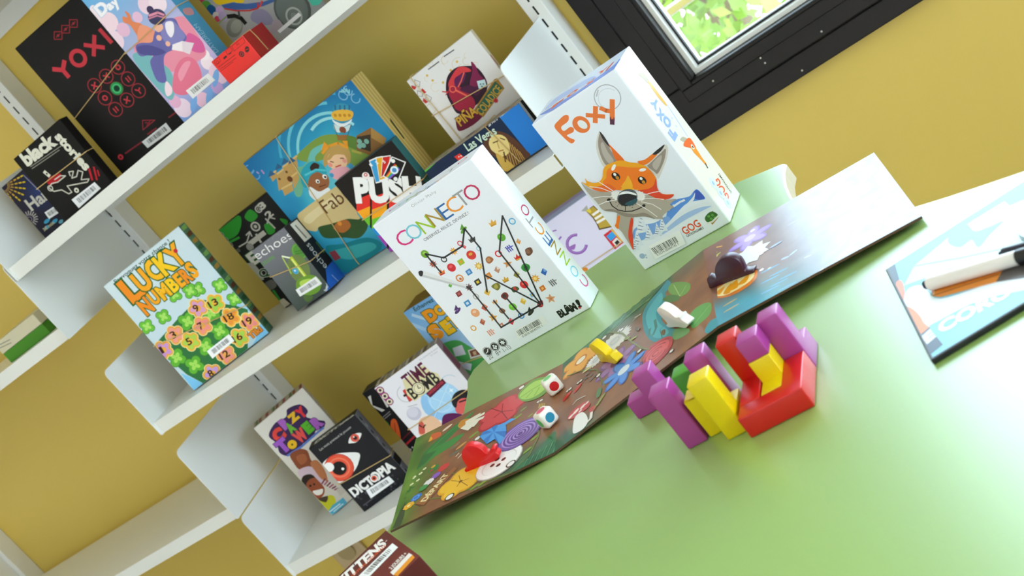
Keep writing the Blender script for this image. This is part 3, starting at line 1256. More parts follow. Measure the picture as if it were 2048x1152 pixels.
# yellow-orange flower
f.flower((408, 642), 150, '#d98a24', 6, None, .6, .38)
f.flower((408, 642), 138, '#eda83a', 6, None, .6, .33)
f.circ((408, 642), 26, '#efe2c6')
f.ring((408, 642), 32, 8, '#c9761c')
# fringed white flowers
for p, r in (((680, 488), 98), ((528, 640), 62)):
    f.star(p, r, '#e6e4e0', 22, .82).circ(p, r * .45, '#d2d2d0')
    f.ring(p, r * .25, 5, '#b4b4b2')
# purple flowers
f.flower((690, 660), 165, '#7f4f98', 6, None, .3, .3)
f.flower((690, 660), 150, '#a274b4', 6, '#5d2f78', .3, .24)
f.flower((752, 722), 175, '#2f6cc4', 7, None, .2, .24)
f.flower((752, 722), 160, '#4f92e2', 7, '#d5e2f0', .2, .19)
# red rose
f.blob([(905, 640), (930, 570), (1010, 500), (1100, 455), (1142, 465), (1130, 540), (1060, 630), (980, 695), (930, 690)], '#c23a40')
f.blob([(925, 640), (950, 575), (1020, 515), (1095, 480), (1115, 500), (1090, 560), (1030, 625), (960, 670)], '#e05a5c')
for r in (95, 68, 42, 20):
    f.ring((1010, 590), r, 6, '#a82c38', a0=30, a1=330)
# vines, stones, specks
f.line([(640, 420), (740, 428), (820, 500), (900, 550), (960, 560)], 8, '#7d8040')
f.line([(300, 770), (420, 725), (540, 720), (560, 780), (600, 850)], 7, '#6f7a3a')
for p, r in (((780, 470), 22), ((830, 470), 20), ((460, 715), 26)):
    f.ell(p, r, r * .45, '#9aa24a', -.4)
for p in ((735, 400), (878, 570), (1135, 570), (550, 765), (595, 460)):
    eyes(f, p, 12)
for p in ((490, 765), (460, 755), (490, 800), (520, 770), (450, 790)):
    f.circ(p, 11, '#6f655e')
f.ell((465, 715), 34, 9, '#d8c98a', 0)
f.line([(840, 305), (890, 275)], 6, '#e6e0da')
f.line([(825, 330), (870, 290)], 4, '#c9b9ac')
f.blob([(840, 400), (855, 380), (880, 385), (870, 410)], '#6a5a4c')
f.blob([(1045, 430), (1060, 400), (1085, 400), (1075, 440)], '#6a5230')
# ants, toadstools
for p in ((300, 930), (385, 865)):
    f.ell(p, 34, 14, '#c62c20', .8)
    eyes(f, (p[0] + 5, p[1] - 42), 9)
    eyes(f, (p[0] + 24, p[1] - 56), 9)
f.blob([(305, 1115), (330, 1060), (390, 1010), (450, 975), (485, 985), (470, 1020), (420, 1060), (350, 1110)], '#c2353a')
for p, r in (((330, 1095), 16), ((370, 1055), 20), ((425, 1015), 18), ((460, 985), 12), ((405, 1050), 12)):
    f.ell(p, r, r * .7, '#f0e4da', .6)
f.blob([(350, 1150), (370, 1090), (420, 1060), (455, 1085), (465, 1140), (420, 1200), (350, 1230)], '#ecebe6')
f.line([(455, 1145), (490, 1110), (495, 1060)], 18, '#ece6dc')
f.blob([(475, 1045), (500, 1015), (530, 1010), (520, 1040), (490, 1060)], '#c2353a')
f.line([(345, 1000), (375, 965), (410, 945), (445, 930)], 6, '#e0d8cc')
f.blob([(530, 930), (545, 880), (575, 860), (570, 910), (545, 945)], '#4d7a4a')
f.line([(500, 1050), (560, 980), (600, 920)], 6, '#7f8f3c')
for k in range(5):
    f.ell((535 + k * 14, 1010 - k * 22), 15, 6, '#93a04a', .2)
mb.build('middle_panel', M_BOARD, board, loc=board.location)

# right panel -------------------------------------------------
mb, f, q = bpanel(bp['B0'], bp['R0'], bp['R1'], bp['B1'], 'K2')


def rightbg(a, c):
    base = Vector(hexmix('#6a4232', '#8f6450', nz(a, c, 7, 1) * .6 + nz(a, c, 20, 2) * .4))
    far = Vector(hexmix('#7d8fb0', '#b9c4dc', nz(a, c, 16, 5)))  # pale far end: window glare put into the board colour
    b = base.lerp(far, min(1, max(0, (a - .28) * 2.4)))
    t = max(0, (.33 - c) * 4) * max(0, 1 - a * 1.8) * 1.5
    return tuple(b.lerp(Vector(hexmix('#23788c', '#46aab8', nz(a, c, 8, 8))), min(1, t)))


bgrid(f, q, rightbg)
f.blob([(200, 560), (260, 470), (340, 400), (430, 330), (440, 420), (360, 520), (260, 600)], '#3f5a58')
f.blob([(120, 640), (180, 570), (260, 590), (250, 680), (160, 700)], '#6f9a50')
for k in range(7):
    f.ell((400 + k * 22, 520 - k * 26), 26, 8, '#b4b04a', .5)
for p in ((262, 560), (300, 545), (345, 530), (290, 475), (320, 460)):
    f.circ(p, 10, '#b8423a')
f.line([(395, 600), (470, 430), (540, 330)], 4, '#a7a050')
f.line([(525, 300), (575, 290)], 10, '#e0a03a')
# orange slice
f.blob([(490, 660), (560, 600), (700, 520), (820, 480), (860, 490), (840, 560), (740, 640), (620, 695), (520, 700)], '#d8761c')
f.blob([(505, 660), (570, 608), (700, 535), (815, 492), (838, 505), (810, 560), (720, 625), (610, 680), (530, 688)], '#f2dc9a')
for t in ((530, 660, 600, 610, 560, 675), (610, 650, 690, 560, 700, 620), (700, 600, 790, 515, 770, 575), (585, 670, 650, 585, 640, 660)):
    f.blob([(t[0], t[1]), (t[2], t[3]), (t[4], t[5])], '#eda01c', 4)
# flowers
f.flower((800, 225), 150, '#8f6fc0', 6, None, .2, .3)
f.flower((800, 225), 138, '#a98ad6', 6, '#cbb4ea', .2, .24)
f.star((790, 365), 120, '#d9dde2', 9, .72)
for p in ((822, 165), (893, 350), (893, 478), (955, 470)):
    f.circ(p, 12, '#eef2f6')
for k in range(7):
    f.ell((960 + (k % 3) * 70, 470 + k * 28), 52, 8, '#5a9cc0', -.1)
f.ell((640, 740), 40, 8, '#b59a62', .1).ell((650, 785), 44, 8, '#b59a62', .1)
rnd = random.Random(5)
for k in range(34):
    p = (rnd.uniform(900, 1900), rnd.uniform(-380, 500))
    f.ell(p, rnd.uniform(14, 40), rnd.uniform(5, 12), rnd.choice(('#9fb0d4', '#b0a8d8', '#a4c0d8', '#bcc6de')), rnd.uniform(-.5, .8))
mb.build('right_panel', M_BOARD, board, loc=board.location)


def board_z(x, y):
    """height of the board surface under a point"""
    best = TZ
    for a, b2, c in (('L0', 'A0', 'L1'), ('A0', 'B0', 'A1'), ('B0', 'R0', 'B1')):
        A, B, Cc = bp[a], bp[b2], bp[c]
        N = (B - A).cross(Cc - A).normalized()
        U = (B - A)
        t = (Vector((x, y, 0)) - Vector((A.x, A.y, 0))).dot(Vector((U.x, U.y, 0))) / (U.x ** 2 + U.y ** 2)
        if -.02 <= t <= 1.02:
            best = max(best if best > TZ else -9, A.z - ((x - A.x) * N.x + (y - A.y) * N.y) / N.z) if best > TZ else A.z - ((x - A.x) * N.x + (y - A.y) * N.y) / N.z
    return best


def on_board(px):
    z = TZ + .01
    for _ in range(6):
        p = at(px, z)
        z = board_z(p.x, p.y) + .0004
    return at(px, z)


# ---------------------------------------------------------------- wooden snails
def snail(outline, b0, b1, k0, colr, label, thick=.0085):
    """flat wooden snail: outline traced on the upright plane through the base line b0-b1"""
    x0, y0, k = k0
    A, B = on_board((x0 + b0[0] / k, y0 + b0[1] / k)), on_board((x0 + b1[0] / k, y0 + b1[1] / k))
    U = (B - A).normalized()
    N = U.cross(Vector((0, 0, 1))).normalized()      # towards the viewer side
    if N.dot(CAM - A) < 0:
        N = -N
    V = N.cross(U) if N.cross(U).z > 0 else U.cross(N)
    pts = []
    for p in outline:
        d = ray(x0 + p[0] / k, y0 + p[1] / k)
        q = CAM + d * ((A - CAM).dot(N) / d.dot(N)) - A
        pts.append((q.dot(U), q.dot(V)))
    pts = [(p[0], max(p[1], -.0004)) for p in smooth_pts(pts, 4)]
    bm = bmesh.new()
    fv = [bm.verts.new(A + U * p[0] + V * p[1] + N * 0) for p in pts]
    fc = bm.faces.new(fv)
    r = bmesh.ops.extrude_face_region(bm, geom=[fc])
    for v in [e for e in r['geom'] if isinstance(e, bmesh.types.BMVert)]:
        v.co -= N * thick
    bmesh.ops.recalc_face_normals(bm, faces=bm.faces)
    ed = [e for e in bm.edges if len(e.link_faces) == 2 and e.calc_face_angle(0) > 1.0 and any(len(f.verts) > 6 for f in e.link_faces)]
    bmesh.ops.bevel(bm, geom=ed, offset=.0005, segments=2, profile=.5, affect='EDGES')
    bm.verts.index_update()
    mb = MB()
    mb.mesh([v.co.copy() for v in bm.verts], [[v.index for v in f.verts] for f in bm.faces], lin(colr))
    bm.free()
    mid = (A + B) / 2
    o = mb.build('snail_token', M_PAINT, loc=mid, smooth=True)
    tag(o, label, 'snail', 'wooden snail tokens on the board')


snail([(330, 800), (300, 740), (275, 650), (310, 622), (360, 640), (425, 640), (405, 540), (420, 420), (490, 330), (600, 284), (710, 292), (800, 345), (860, 430), (900, 510), (960, 515), (1040, 500),
       (1048, 545), (950, 600), (820, 650), (700, 700), (590, 755), (500, 792), (410, 798)], (330, 800), (1044, 540), (1380, 480, 8.23), '#3a1526',
      'dark purple wooden snail standing on the orange slice of the board')
snail([(500, 895), (445, 850), (455, 795), (335, 660), (265, 580), (246, 525), (290, 478), (400, 515), (520, 590), (640, 685), (715, 675), (760, 735), (890, 820), (878, 880), (830, 908), (680, 885), (580, 890)],
      (500, 897), (850, 908), (1290, 570, 10.47), '#f1eee6', 'white wooden snail on the pond of the board')
snail([(600, 855), (555, 790), (500, 700), (400, 600), (340, 535), (314, 478), (370, 440), (500, 515), (620, 610), (720, 700), (790, 690), (850, 745), (965, 845), (935, 898), (850, 890), (740, 860)],
      (600, 858), (940, 900), (1150, 650, 11.52), '#f0cf08', 'yellow wooden snail between the white fringed flowers of the board')
snail([(300, 808), (278, 770), (335, 725), (285, 650), (235, 560), (218, 465), (245, 380), (320, 320), (420, 310), (520, 335), (610, 385), (690, 455), (750, 455), (775, 375), (825, 358), (865, 375), (868, 425), (940, 480), (915, 560), (760, 650), (600, 710), (450, 775), (360, 815)],
      (300, 815), (915, 575), (900, 860, 9.6), '#d8151a', 'red wooden snail standing beside the white button of the board')


# ---------------------------------------------------------------- dice
def die(px, yaw, dots, label, s=.0165, rad=.0035):
    c = on_board(px)
    mb = MB()
    vs, fs = rbox(s, s, s, rad, 5)
    M = Matrix.Rotation(math.radians(yaw), 3, 'Z')
    C = c + Vector((0, 0, s / 2 + .0003))
    mb.mesh([C + M @ v for v in vs], fs, lin('#f0ebdf'))
    for nrm, colr in dots:
        n = Vector(nrm)
        a = n.orthogonal().normalized()
        e = n.cross(a)
        mb.poly([C + M @ (n * (s / 2 + .00006) + (a * math.cos(t) + e * math.sin(t)) * s * .29) for t in [2 * math.pi * i / 24 for i in range(24)]], lin(colr))
    o = mb.build('die', M_PAINT, loc=c, smooth=True)
    tag(o, label, 'die', 'colour dice on the board')


die((1115, 782), 34, [((0, 0, 1), '#6fc070'), ((0, -1, 0), '#cc1f24'), ((1, 0, 0), '#e8c020')], 'white die with a red spot in front and a green spot on top')
die((1103, 848), 52, [((0, 0, 1), '#dc4a6a'), ((-1, 0, 0), '#58c04a'), ((0, -1, 0), '#1f86a4')], 'white die showing pink, green and blue spots beside the purple spiral')
# ---------------------------------------------------------------- slate with printed sheet, marker pens
cTL, cBL = at((1771, 540), TZ + .004), at((1862, 722), TZ + .004)
sv = (cTL - cBL)
sh = sv.length
sv.normalize()
su_ = Vector((sv.y, -sv.x, 0))
slW = .26
mb = MB()
# black frame plate
O = Vector((cBL.x, cBL.y, TZ + .0002))
vs, fs = rbox(slW, sh, .0042, .0008)
ctr = O + su_ * slW / 2 + sv * sh / 2 + Vector((0, 0, .0021))
mb.mesh([ctr + su_ * v.x + sv * v.y + Vector((0, 0, v.z)) for v in vs], fs, lin('#17171b'))
f = Face(mb, O + Vector((0, 0, .0042)) + su_ * .002 + sv * .002, su_, sv, slW - .004, sh - .004, 'TAB')
f.fill('#6fb6c8')
f.poly([(40, 480), (100, 432), (135, 555), (110, 590)], '#22394e')
f.blob([(112, 590), (135, 560), (160, 580), (172, 640), (165, 710), (150, 690)], '#e8703a')
f.poly([(165, 600), (240, 460), (480, 260), (640, 150), (1000, 0), (1500, -200), (1500, 350), (860, 420), (500, 480)], '#b9d8e2')
f.blob([(480, 300), (500, 220), (600, 170), (660, 220), (760, 190), (860, 150), (770, 240), (690, 330), (640, 280), (560, 330)], '#6fb4cc')
f.poly([(640, 150), (870, 10), (935, 70), (780, 160), (700, 210)], '#e4ecef')
f.blob([(165, 740), (170, 690), (200, 620), (300, 600), (420, 690), (800, 570), (1100, 480), (1100, 600), (700, 700), (380, 860), (330, 880), (260, 790), (200, 745)], '#dfe8ec')
f.blob([(190, 750), (235, 765), (280, 810), (310, 860), (345, 890), (320, 915), (285, 935), (230, 830)], '#e87a2e')
f.poly([(290, 935), (345, 890), (440, 1010), (345, 1085)], '#22384c')
f.poly([(290, 955), (350, 900), (395, 955), (330, 1010)], '#cfd3d6')
f.line([(330, 950), (365, 925)], 6, '#5a6068').line([(340, 970), (380, 940)], 6, '#5a6068')
f.poly([(352, 610), (860, 480), (1000, 460), (1200, 420), (1200, 520), (830, 570), (420, 680), (370, 672)], '#e08a28')
f.poly([(860, 485), (1200, 410), (1200, 520), (810, 575)], '#55504e')
f.line([(370, 668), (830, 520)], 6, '#5a3a24')
f.line([(385, 600), (375, 665)], 4, '#f4e6d6')
f.text('CORO', (425, 930), (925, 655), 66, '#eef6f8', .05)
f.line([(240, 462), (560, 405), (900, 330)], 5, '#8fc0d0')
slate = mb.build('drawing_slate', M_SLATE, loc=(O.x, O.y, TZ))
tag(slate, 'black-edged slate with a pale blue printed sheet at the right edge of the table', 'slate')


def pen(px0, px1, z, r, parts, label):
    """marker lying on the slate: parts = (name, t0, t1, radius factor, colour)"""
    A, B = at(px0, z), at(px1, z)
    D = B - A
    root = empty('marker_pen', A)
    tag(root, label, 'pen', 'marker pens')
    for nm, t0, t1, k0, k1, c in parts:
        mb = MB()
        p, q = A + D * t0, A + D * t1
        e = D.normalized() * min(.0008, D.length * (t1 - t0) * .2)
        tube(mb, [p, p + e, q - e, q], [r * k0 * .86, r * k0, r * k1, r * k1 * .86], lin(c), n=20)
        mb.build(nm, M_PLASTIC, root, loc=p, smooth=True)


ZP = TZ + .0046
pr = .0052
pen((1857, 568), (2050, 511), ZP + pr, pr, (('barrel', 0, .93, 1, 1, '#e9e4df'), ('tip_plug', -.045, .0, .62, .62, '#20243c'), ('cap', .93, 1.6, 1.06, 1.06, '#16161a')),
    'white marker pen with a navy end plug lying across the slate')
pen((2006, 506), (2120, 474), ZP + .0035, .0034, (('barrel', 0, 1, 1, 1, '#232436'), ('tip_plug', -.06, 0, .5, .4, '#14141c')),
    'dark marker pen lying behind the white marker at the frame edge')
er = at((2052, 440), TZ + .012)
e0 = empty('round_eraser', (er.x, er.y, TZ + .0046))
tag(e0, 'round pale eraser with a blue knob at the right frame edge', 'eraser')
mb = MB()
tube(mb, [(er.x + .012, er.y - .004, TZ + .0047), (er.x + .012, er.y - .004, TZ + .0055), (er.x + .012, er.y - .004, TZ + .0085)], [.020, .021, .020], lin('#c9dfe8'), n=32)
mb.build('pad', M_PLASTIC, e0, loc=e0.location, smooth=True)
mb = MB()
tube(mb, [(er.x + .012, er.y + .004, TZ + .0086), (er.x + .012, er.y + .004, TZ + .014), (er.x + .012, er.y + .004, TZ + .017)], [.008, .009, .006], lin('#3a4f86'), n=20)
mb.build('knob', M_PLASTIC, e0, loc=e0.location, smooth=True)

# ---------------------------------------------------------------- brown card box lying flat on the table (front left)
KH = .052
k2, k3, k1 = at((772, 1062), TZ + KH), at((841, 1113), TZ + KH), at((660, 1160), TZ + KH)
e1 = (k3 - k2).normalized()
e2 = Vector((-e1.y, e1.x, 0))
if e2.dot(k1 - k2) < 0:
    e2 = -e2
kw, kl = (k3 - k2).length, .155
kc = k2 + e1 * kw / 2 + e2 * kl / 2 - Vector((0, 0, KH / 2)) + Vector((0, 0, .0003))
mb = MB()
vs, fs = rbox(kw, kl, KH, .0012)
mb.mesh([kc + e1 * v.x + (-e2 if e1.cross(e2).z < 0 else e2) * v.y + Vector((0, 0, v.z)) for v in vs], fs, lin('#57231f'))
f = Face(mb, k2 + e2 * kl + e1 * kw + Vector((0, 0, .0004)), -e2, -e1, kl, kw, 'KIT')
f.grad(lambda a, c: hexmix('#74302c', '#5d2a28', c))
f.text('KITTENS', (285, 1050), (905, 478), 105, '#ece8e4', .05)
f.text('EDITION ORIGINALE', (440, 925), (905, 490), 26, '#d8581f', .02)
f.text('2 JOUEURS +', (975, 815), (1190, 600), 40, '#e8e0d8', .03)
f.poly([(960, 855), (1215, 590), (1262, 612), (1002, 890)], '#e6e0da')
f.poly([(1002, 890), (1262, 612), (1296, 650), (1060, 905)], '#e2922a')
f.circ((905, 425), 10, '#cfc6c2')
kbox = mb.build('game_box', M_PRINT, loc=(kc.x, kc.y, TZ))
tag(kbox, 'brown card game box lying flat at the bottom edge, in front of the board corner', 'game box')
mb2 = MB()
f2 = Face(mb2, f.O, f.U, f.V, f.w, f.h, 'KIT')
f2.base = f.top + 2
f2.quad_label([(640, 950), (1068, 512), (990, 455), (500, 930)], seed=4)
mb2.build('barcode_label', M_LABEL, kbox, loc=(kc.x, kc.y, TZ))

# ---------------------------------------------------------------- small box on the left shelf
mb = MB()
lz = -.099 + Z0
mb.box((-1.90, 1.745, lz + .0003), (-1.775, 1.86, lz + .022), lin('#4d8a2c'), bev=.001)
mb.box((-1.90, 1.7445, lz + .0225), (-1.775, 1.86, lz + .046), lin('#cfc9ae'), bev=.001)
f = Face(mb, (-1.90, 1.7444, lz + .023), (1, 0, 0), (0, 0, 1), .125, .022, 'LB')
f.line([(0, 395), (90, 350)], 7, '#8c8878').line([(0, 425), (100, 378)], 7, '#8c8878').line([(100, 465), (165, 440)], 8, '#3f7a5c')
tag(mb.build('game_box', M_PRINT, loc=(-1.84, 1.8, lz)), 'small cream and green box lying on the left shelf at the frame edge', 'game box')

# ================================================================ big white box with the linked pictures
g = GBox(-.6895, 1.2085, -.4, -3.12, 0, .1529, .2084, .0395, '#eef1fb', '#e9edf8', '#f0f0f0')
f = g.front
CN = ['#d8307f', '#7ac8dc', '#9cc327', '#a8862c', '#2a64a4', '#ee9422', '#9a9a9c', '#c22458']
f.use('N1')
for ch, c, w, h, cl in (('C', (350, 787), 112, 128, 0), ('O', (430, 733), 118, 128, 1), ('N', (522, 678), 100, 128, 2), ('N', (600, 620), 100, 128, 3),
                        ('E', (680, 572), 82, 128, 4), ('C', (750, 520), 112, 128, 5), ('T', (815, 470), 96, 128, 6), ('O', (895, 418), 124, 132, 7)):
    f.letter(ch, c, w, h, CN[cl], -.005)
f.text('Olivier Mahy', (420, 540), (612, 418), 24, '#9c9a98', -.01, sp=1.15)
f.text('OBSERVEZ, RELIEZ, DEVINEZ !', (520, 812), (874, 590), 25, '#34322f', -.004)
f.use('N2')


def icon(p, kind, c1, c2=None, r=34):
    c2 = c2 or c1
    r *= .9
    x, y = p
    if kind == 'ball':
        f.circ(p, r, c1).ell((x - 6, y - 8), r * .45, r * .3, c2)
    elif kind == 'star':
        f.star(p, r * 1.15, c1, 5, .45, .4).circ(p, r * .28, c2)
    elif kind == 'burst':
        f.star(p, r * 1.15, c1, 9, .5).circ(p, r * .4, c2)
    elif kind == 'sq':
        f.poly([(x - r * .9, y - r * .2), (x + r * .2, y - r * .9), (x + r * .9, y + r * .2), (x - r * .2, y + r * .9)], c1)
        f.poly([(x - r * .4, y - r * .1), (x + r * .1, y - r * .4), (x + r * .4, y + r * .1), (x - r * .1, y + r * .4)], c2)
    elif kind == 'blob':
        rr = random.Random(int(x * 7 + y))
        f.blob([(x + r * rr.uniform(.6, 1.1) * math.cos(a), y + r * rr.uniform(.6, 1.1) * math.sin(a)) for a in (0, 1.05, 2.1, 3.14, 4.2, 5.2)], c1)
        f.blob([(x + r * .5 * math.cos(a), y + r * rr.uniform(.3, .6) * math.sin(a)) for a in (.5, 1.9, 3.1, 4.6)], c2)
    elif kind == 'crown':
        f.poly([(x - r, y - r * .2), (x - r * .4, y), (x - r * .3, y - r), (x + r * .2, y - r * .35), (x + r * .7, y - r * .9), (x + r * .95, y + r * .2), (x - r * .2, y + r * .8)], c1)
        f.line([(x - r * .3, y + r * .6), (x + r * .8, y + r * .1)], 9, c2)
    elif kind == 'hat':
        f.poly([(x - r * .9, y + r * .3), (x - r * .5, y - r * 1.2), (x + r * .2, y - r * .2), (x + r * .3, y)], c1)
        f.ell((x, y + r * .3), r * 1.1, r * .4, c1, .3).ell((x - 3, y + r * .12), r * .35, r * .14, c2, .3)
    elif kind == 'ring':
        f.ring(p, r * .75, r * .32, c1).circ((x + 6, y + 4), r * .3, c2)
    elif kind == 'sticks':
        for k in (-1, 0, 1):
            f.line([(x - r * .7 + k * 14, y - r * .5 - k * 8), (x + r * .4 + k * 14, y + r * .8 - k * 8)], 9, c1)
        f.line([(x - r * .8, y + r * .2), (x + r * .8, y - r * .6)], 8, c2)
    elif kind == 'drop':
        f.poly([(x - r * .3, y - r), (x + r * .8, y - r * .3), (x + r * .4, y + r * .9), (x - r * .8, y + r * .2)], c1)
        f.poly([(x - r * .3, y - r), (x + r * .8, y - r * .3), (x, y)], c2)


for it in (((360, 152), 'ball', '#6fa428', '#a3cf5a', 36), ((425, 232), 'burst', '#9a3f2a', '#c2604a'), ((492, 302), 'crown', '#e07a2a', '#c22c20'), ((572, 260), 'ball', '#d3202e', '#ee5a60', 38),
           ((638, 346), 'ring', '#d98a4a', '#c0641c', 38), ((512, 195), 'ring', '#3a3a3a', '#e8e8e8', 30), ((590, 130), 'burst', '#e6a02c', '#f0d070', 34), ((640, 66), 'ring', '#d02838', '#eef0f4', 26),
           ((676, 96), 'drop', '#d84a55', '#e88a90', 20), ((648, 215), 'sq', '#9cbf2c', '#e8a02a', 40), ((712, 296), 'sq', '#3f86c8', '#9cc4ea', 38), ((730, 160), 'ball', '#d8352a', '#e8a838', 42),
           ((790, 248), 'burst', '#e2b13c', '#f4dc8c', 38), ((735, 38), 'crown', '#3a3a3c', '#5c5c5e', 36), ((792, 108), 'ring', '#a4cfe0', '#dde6ee', 26), ((782, 376), 'sq', '#2a2a26', '#e8cc2c', 40),
           ((872, 196), 'blob', '#a8643a', '#c88a58', 42), ((868, 326), 'sq', '#d98434', '#e6a458', 38), ((938, 278), 'drop', '#c08a72', '#ead8cc', 34), ((930, 410), 'blob', '#7a7428', '#b0a848', 40),
           ((1002, 360), 'crown', '#d9a52a', '#b07c1a', 34), ((1022, 230), 'star', '#d89a5c', '#c07a3c', 38), ((948, 150), 'ring', '#d22a34', '#eef0f4', 34), ((972, 18), 'ball', '#5caa2c', '#8fd05a', 36),
           ((1038, 104), 'sticks', '#3f3fae', '#5c5cc8', 34), ((1100, 182), 'crown', '#d22c28', '#e8b83a', 36), ((1186, 132), 'blob', '#6b4632', '#8f6248', 42), ((1108, 52), 'drop', '#e89a4a', '#c9c4c0', 28),
           ((1092, 318), 'drop', '#8a8238', '#c2ba6a', 34), ((1170, 260), 'blob', '#2f8f3a', '#1f6a2c', 44), ((1152, 396), 'ball', '#d82c30', '#ee6a5a', 36), ((1242, 348), 'burst', '#e6a63c', '#f4d48a', 38),
           ((1312, 296), 'drop', '#2f6cc0', '#7fb0ea', 36), ((1386, 376), 'sticks', '#6a6a6c', '#9a9a9c', 34), ((1300, 426), 'sq', '#d8742c', '#f0b46a', 36), ((1366, 508), 'star', '#dc9a72', '#c87c54', 40),
           ((1284, 556), 'blob', '#a8242c', '#d04a50', 40), ((1218, 478), 'sq', '#7fb4e0', '#d8b43a', 28), ((1080, 430), 'blob', '#3a5a2c', '#d03a34', 36), ((996, 486), 'blob', '#7a1f20', '#3a2420', 38),
           ((1145, 530), 'drop', '#e6b83c', '#f6e09a', 34), ((1062, 574), 'ball', '#6fc02a', '#96dc5c', 34), ((1208, 610), 'hat', '#2a2a28', '#4a4a3c', 36), ((1130, 646), 'ring', '#4f8fd0', '#cfe0f2', 30),
           ((1050, 692), 'drop', '#d22a3c', '#ea6a74', 34), ((975, 605), 'blob', '#8a5430', '#b0784a', 30), ((916, 536), 'crown', '#e0a25c', '#f0cf9a', 28), ((858, 458), 'drop', '#e2b03a', '#f4e2a0', 36),
           ((768, 492), 'ring', '#b8b8bc', '#e6e8ec', 30), ((712, 418), 'burst', '#5a3440', '#8a4a58', 34), ((632, 470), 'sq', '#8a2f34', '#b85a58', 36), ((700, 546), 'sq', '#3f8ac8', '#cfe2f4', 40),
           ((622, 596), 'hat', '#4a2a6a', '#8a5aa8', 36), ((562, 404), 'drop', '#5ca83a', '#8ccc64', 22), ((762, 622), 'ball', '#e8a070', '#f4cdb0', 38), ((836, 580), 'drop', '#c8503a', '#e08a6a', 36),
           ((906, 660), 'star', '#dc9a34', '#c27c1c', 36), ((820, 696), 'drop', '#b0543a', '#cf8060', 32), ((748, 745), 'ring', '#d89a2c', '#eef0f4', 28), ((890, 776), 'sticks', '#dc8a72', '#e8b4a4', 30),
           ((972, 724), 'sq', '#c87458', '#e8c4b4', 30), ((1058, -110), 'ring', '#5ab0dc', '#dfeaf4', 34), ((900, -92), 'crown', '#e2a83a', '#c88a1c', 38), ((670, -50), 'hat', '#5f9a34', '#3f6a24', 38)):
    icon(*it)
LC = '#23262a'
for ln in ([(490, 302), (362, 150), (510, 182), (660, 88), (676, -52), (802, 104), (858, 455)], [(842, 322), (1284, 552)], [(980, -155), (955, 135), (1276, 540)], [(980, -155), (1300, 552)],
           [(1284, 556), (970, 738), (712, 420)], [(910, 525), (1030, 668)], [(1018, 510), (1130, 640)]):
    f.line(ln, 13, LC)
f.poly([(326, 330), (345, 285), (706, 402), (694, 428)], '#e6e7ec')
f.poly([(326, 330), (333, 313), (700, 416), (694, 428)], '#c9cbd2')
f.blob([(308, 295), (330, 284), (346, 296), (338, 328), (318, 326)], '#2c2c2e')
f.poly([(690, 405), (722, 412), (720, 425), (692, 428)], '#2c2c2e')
f.text('BLÂM', (1448, 660), (1582, 590), 56, '#151515', .06)
f.letter('!', (1588, 548), 26, 62, '#151515', .05, -12)
f.star((1600, 582), 14, '#d8283c', 6, .4)
for p in ((860, 930), (918, 893), (980, 860)):
    f.circ(p, 36, '#2a2a2a').ring(p, 31, 3, '#eceef2')
f.line([(862, 912), (862, 932), (850, 946)], 6, '#eceef2')
f.circ((908, 886), 8, '#eceef2').circ((928, 890), 8, '#eceef2').circ((914, 904), 8, '#eceef2').circ((928, 906), 8, '#eceef2')
f.star((980, 860), 22, '#eceef2', 6, .55)
f.text("20'", (878, 1000), (918, 976), 38, '#3a3a3a', -.012)
f.text('8+', (942, 966), (978, 944), 38, '#3a3a3a', -.012)
f.text('1-10', (998, 938), (1054, 906), 38, '#3a3a3a', -.012)
lf = g.sticker('N2', [(1105, 835), (1345, 700), (1300, 640), (1075, 765)], bars=False)
rnd = random.Random(9)
t = 0
a0, a1, b0_, b1_ = (1118, 805), (1296, 706), (1092, 768), (1270, 668)
while t < .98:
    w = rnd.choice((.012, .02, .03))
    L_ = lambda p, q, t: (p[0] + (q[0] - p[0]) * t, p[1] + (q[1] - p[1]) * t)
    lf.poly([L_(a0, a1, t), L_(a0, a1, min(1, t + w)), L_(b0_, b1_, min(1, t + w)), L_(b0_, b1_, t)], '#3c3c3a')
    t += w + rnd.choice((.014, .022, .03))
lf.text('0 0574 00049797 1', (1145, 818), (1302, 730), 18, '#3c3c3a')
f = g.right.use('N1')
for ch, c, cl in (('O', (1320, 560), 7), ('T', (1368, 640), 6), ('C', (1440, 715), 5), ('E', (1502, 790), 4), ('N', (1566, 862), 3), ('N', (1638, 945), 2), ('O', (1714, 1050), 1), ('C', (1795, 1130), 0)):
    f.letter(ch, c, 92, 62, CN[cl], -.005, 90)
f = g.top.use('N1')
for i, (ch, c) in enumerate(zip('CONNECTO', ((270, 545), (345, 500), (415, 455), (490, 412), (570, 365), (650, 310), (730, 240), (820, 165)))):
    f.letter(ch, c, 92, 40, CN[i], -.005)
g.done('white game box with coloured pictures joined by black lines, standing on the green table', M_GLOSS)

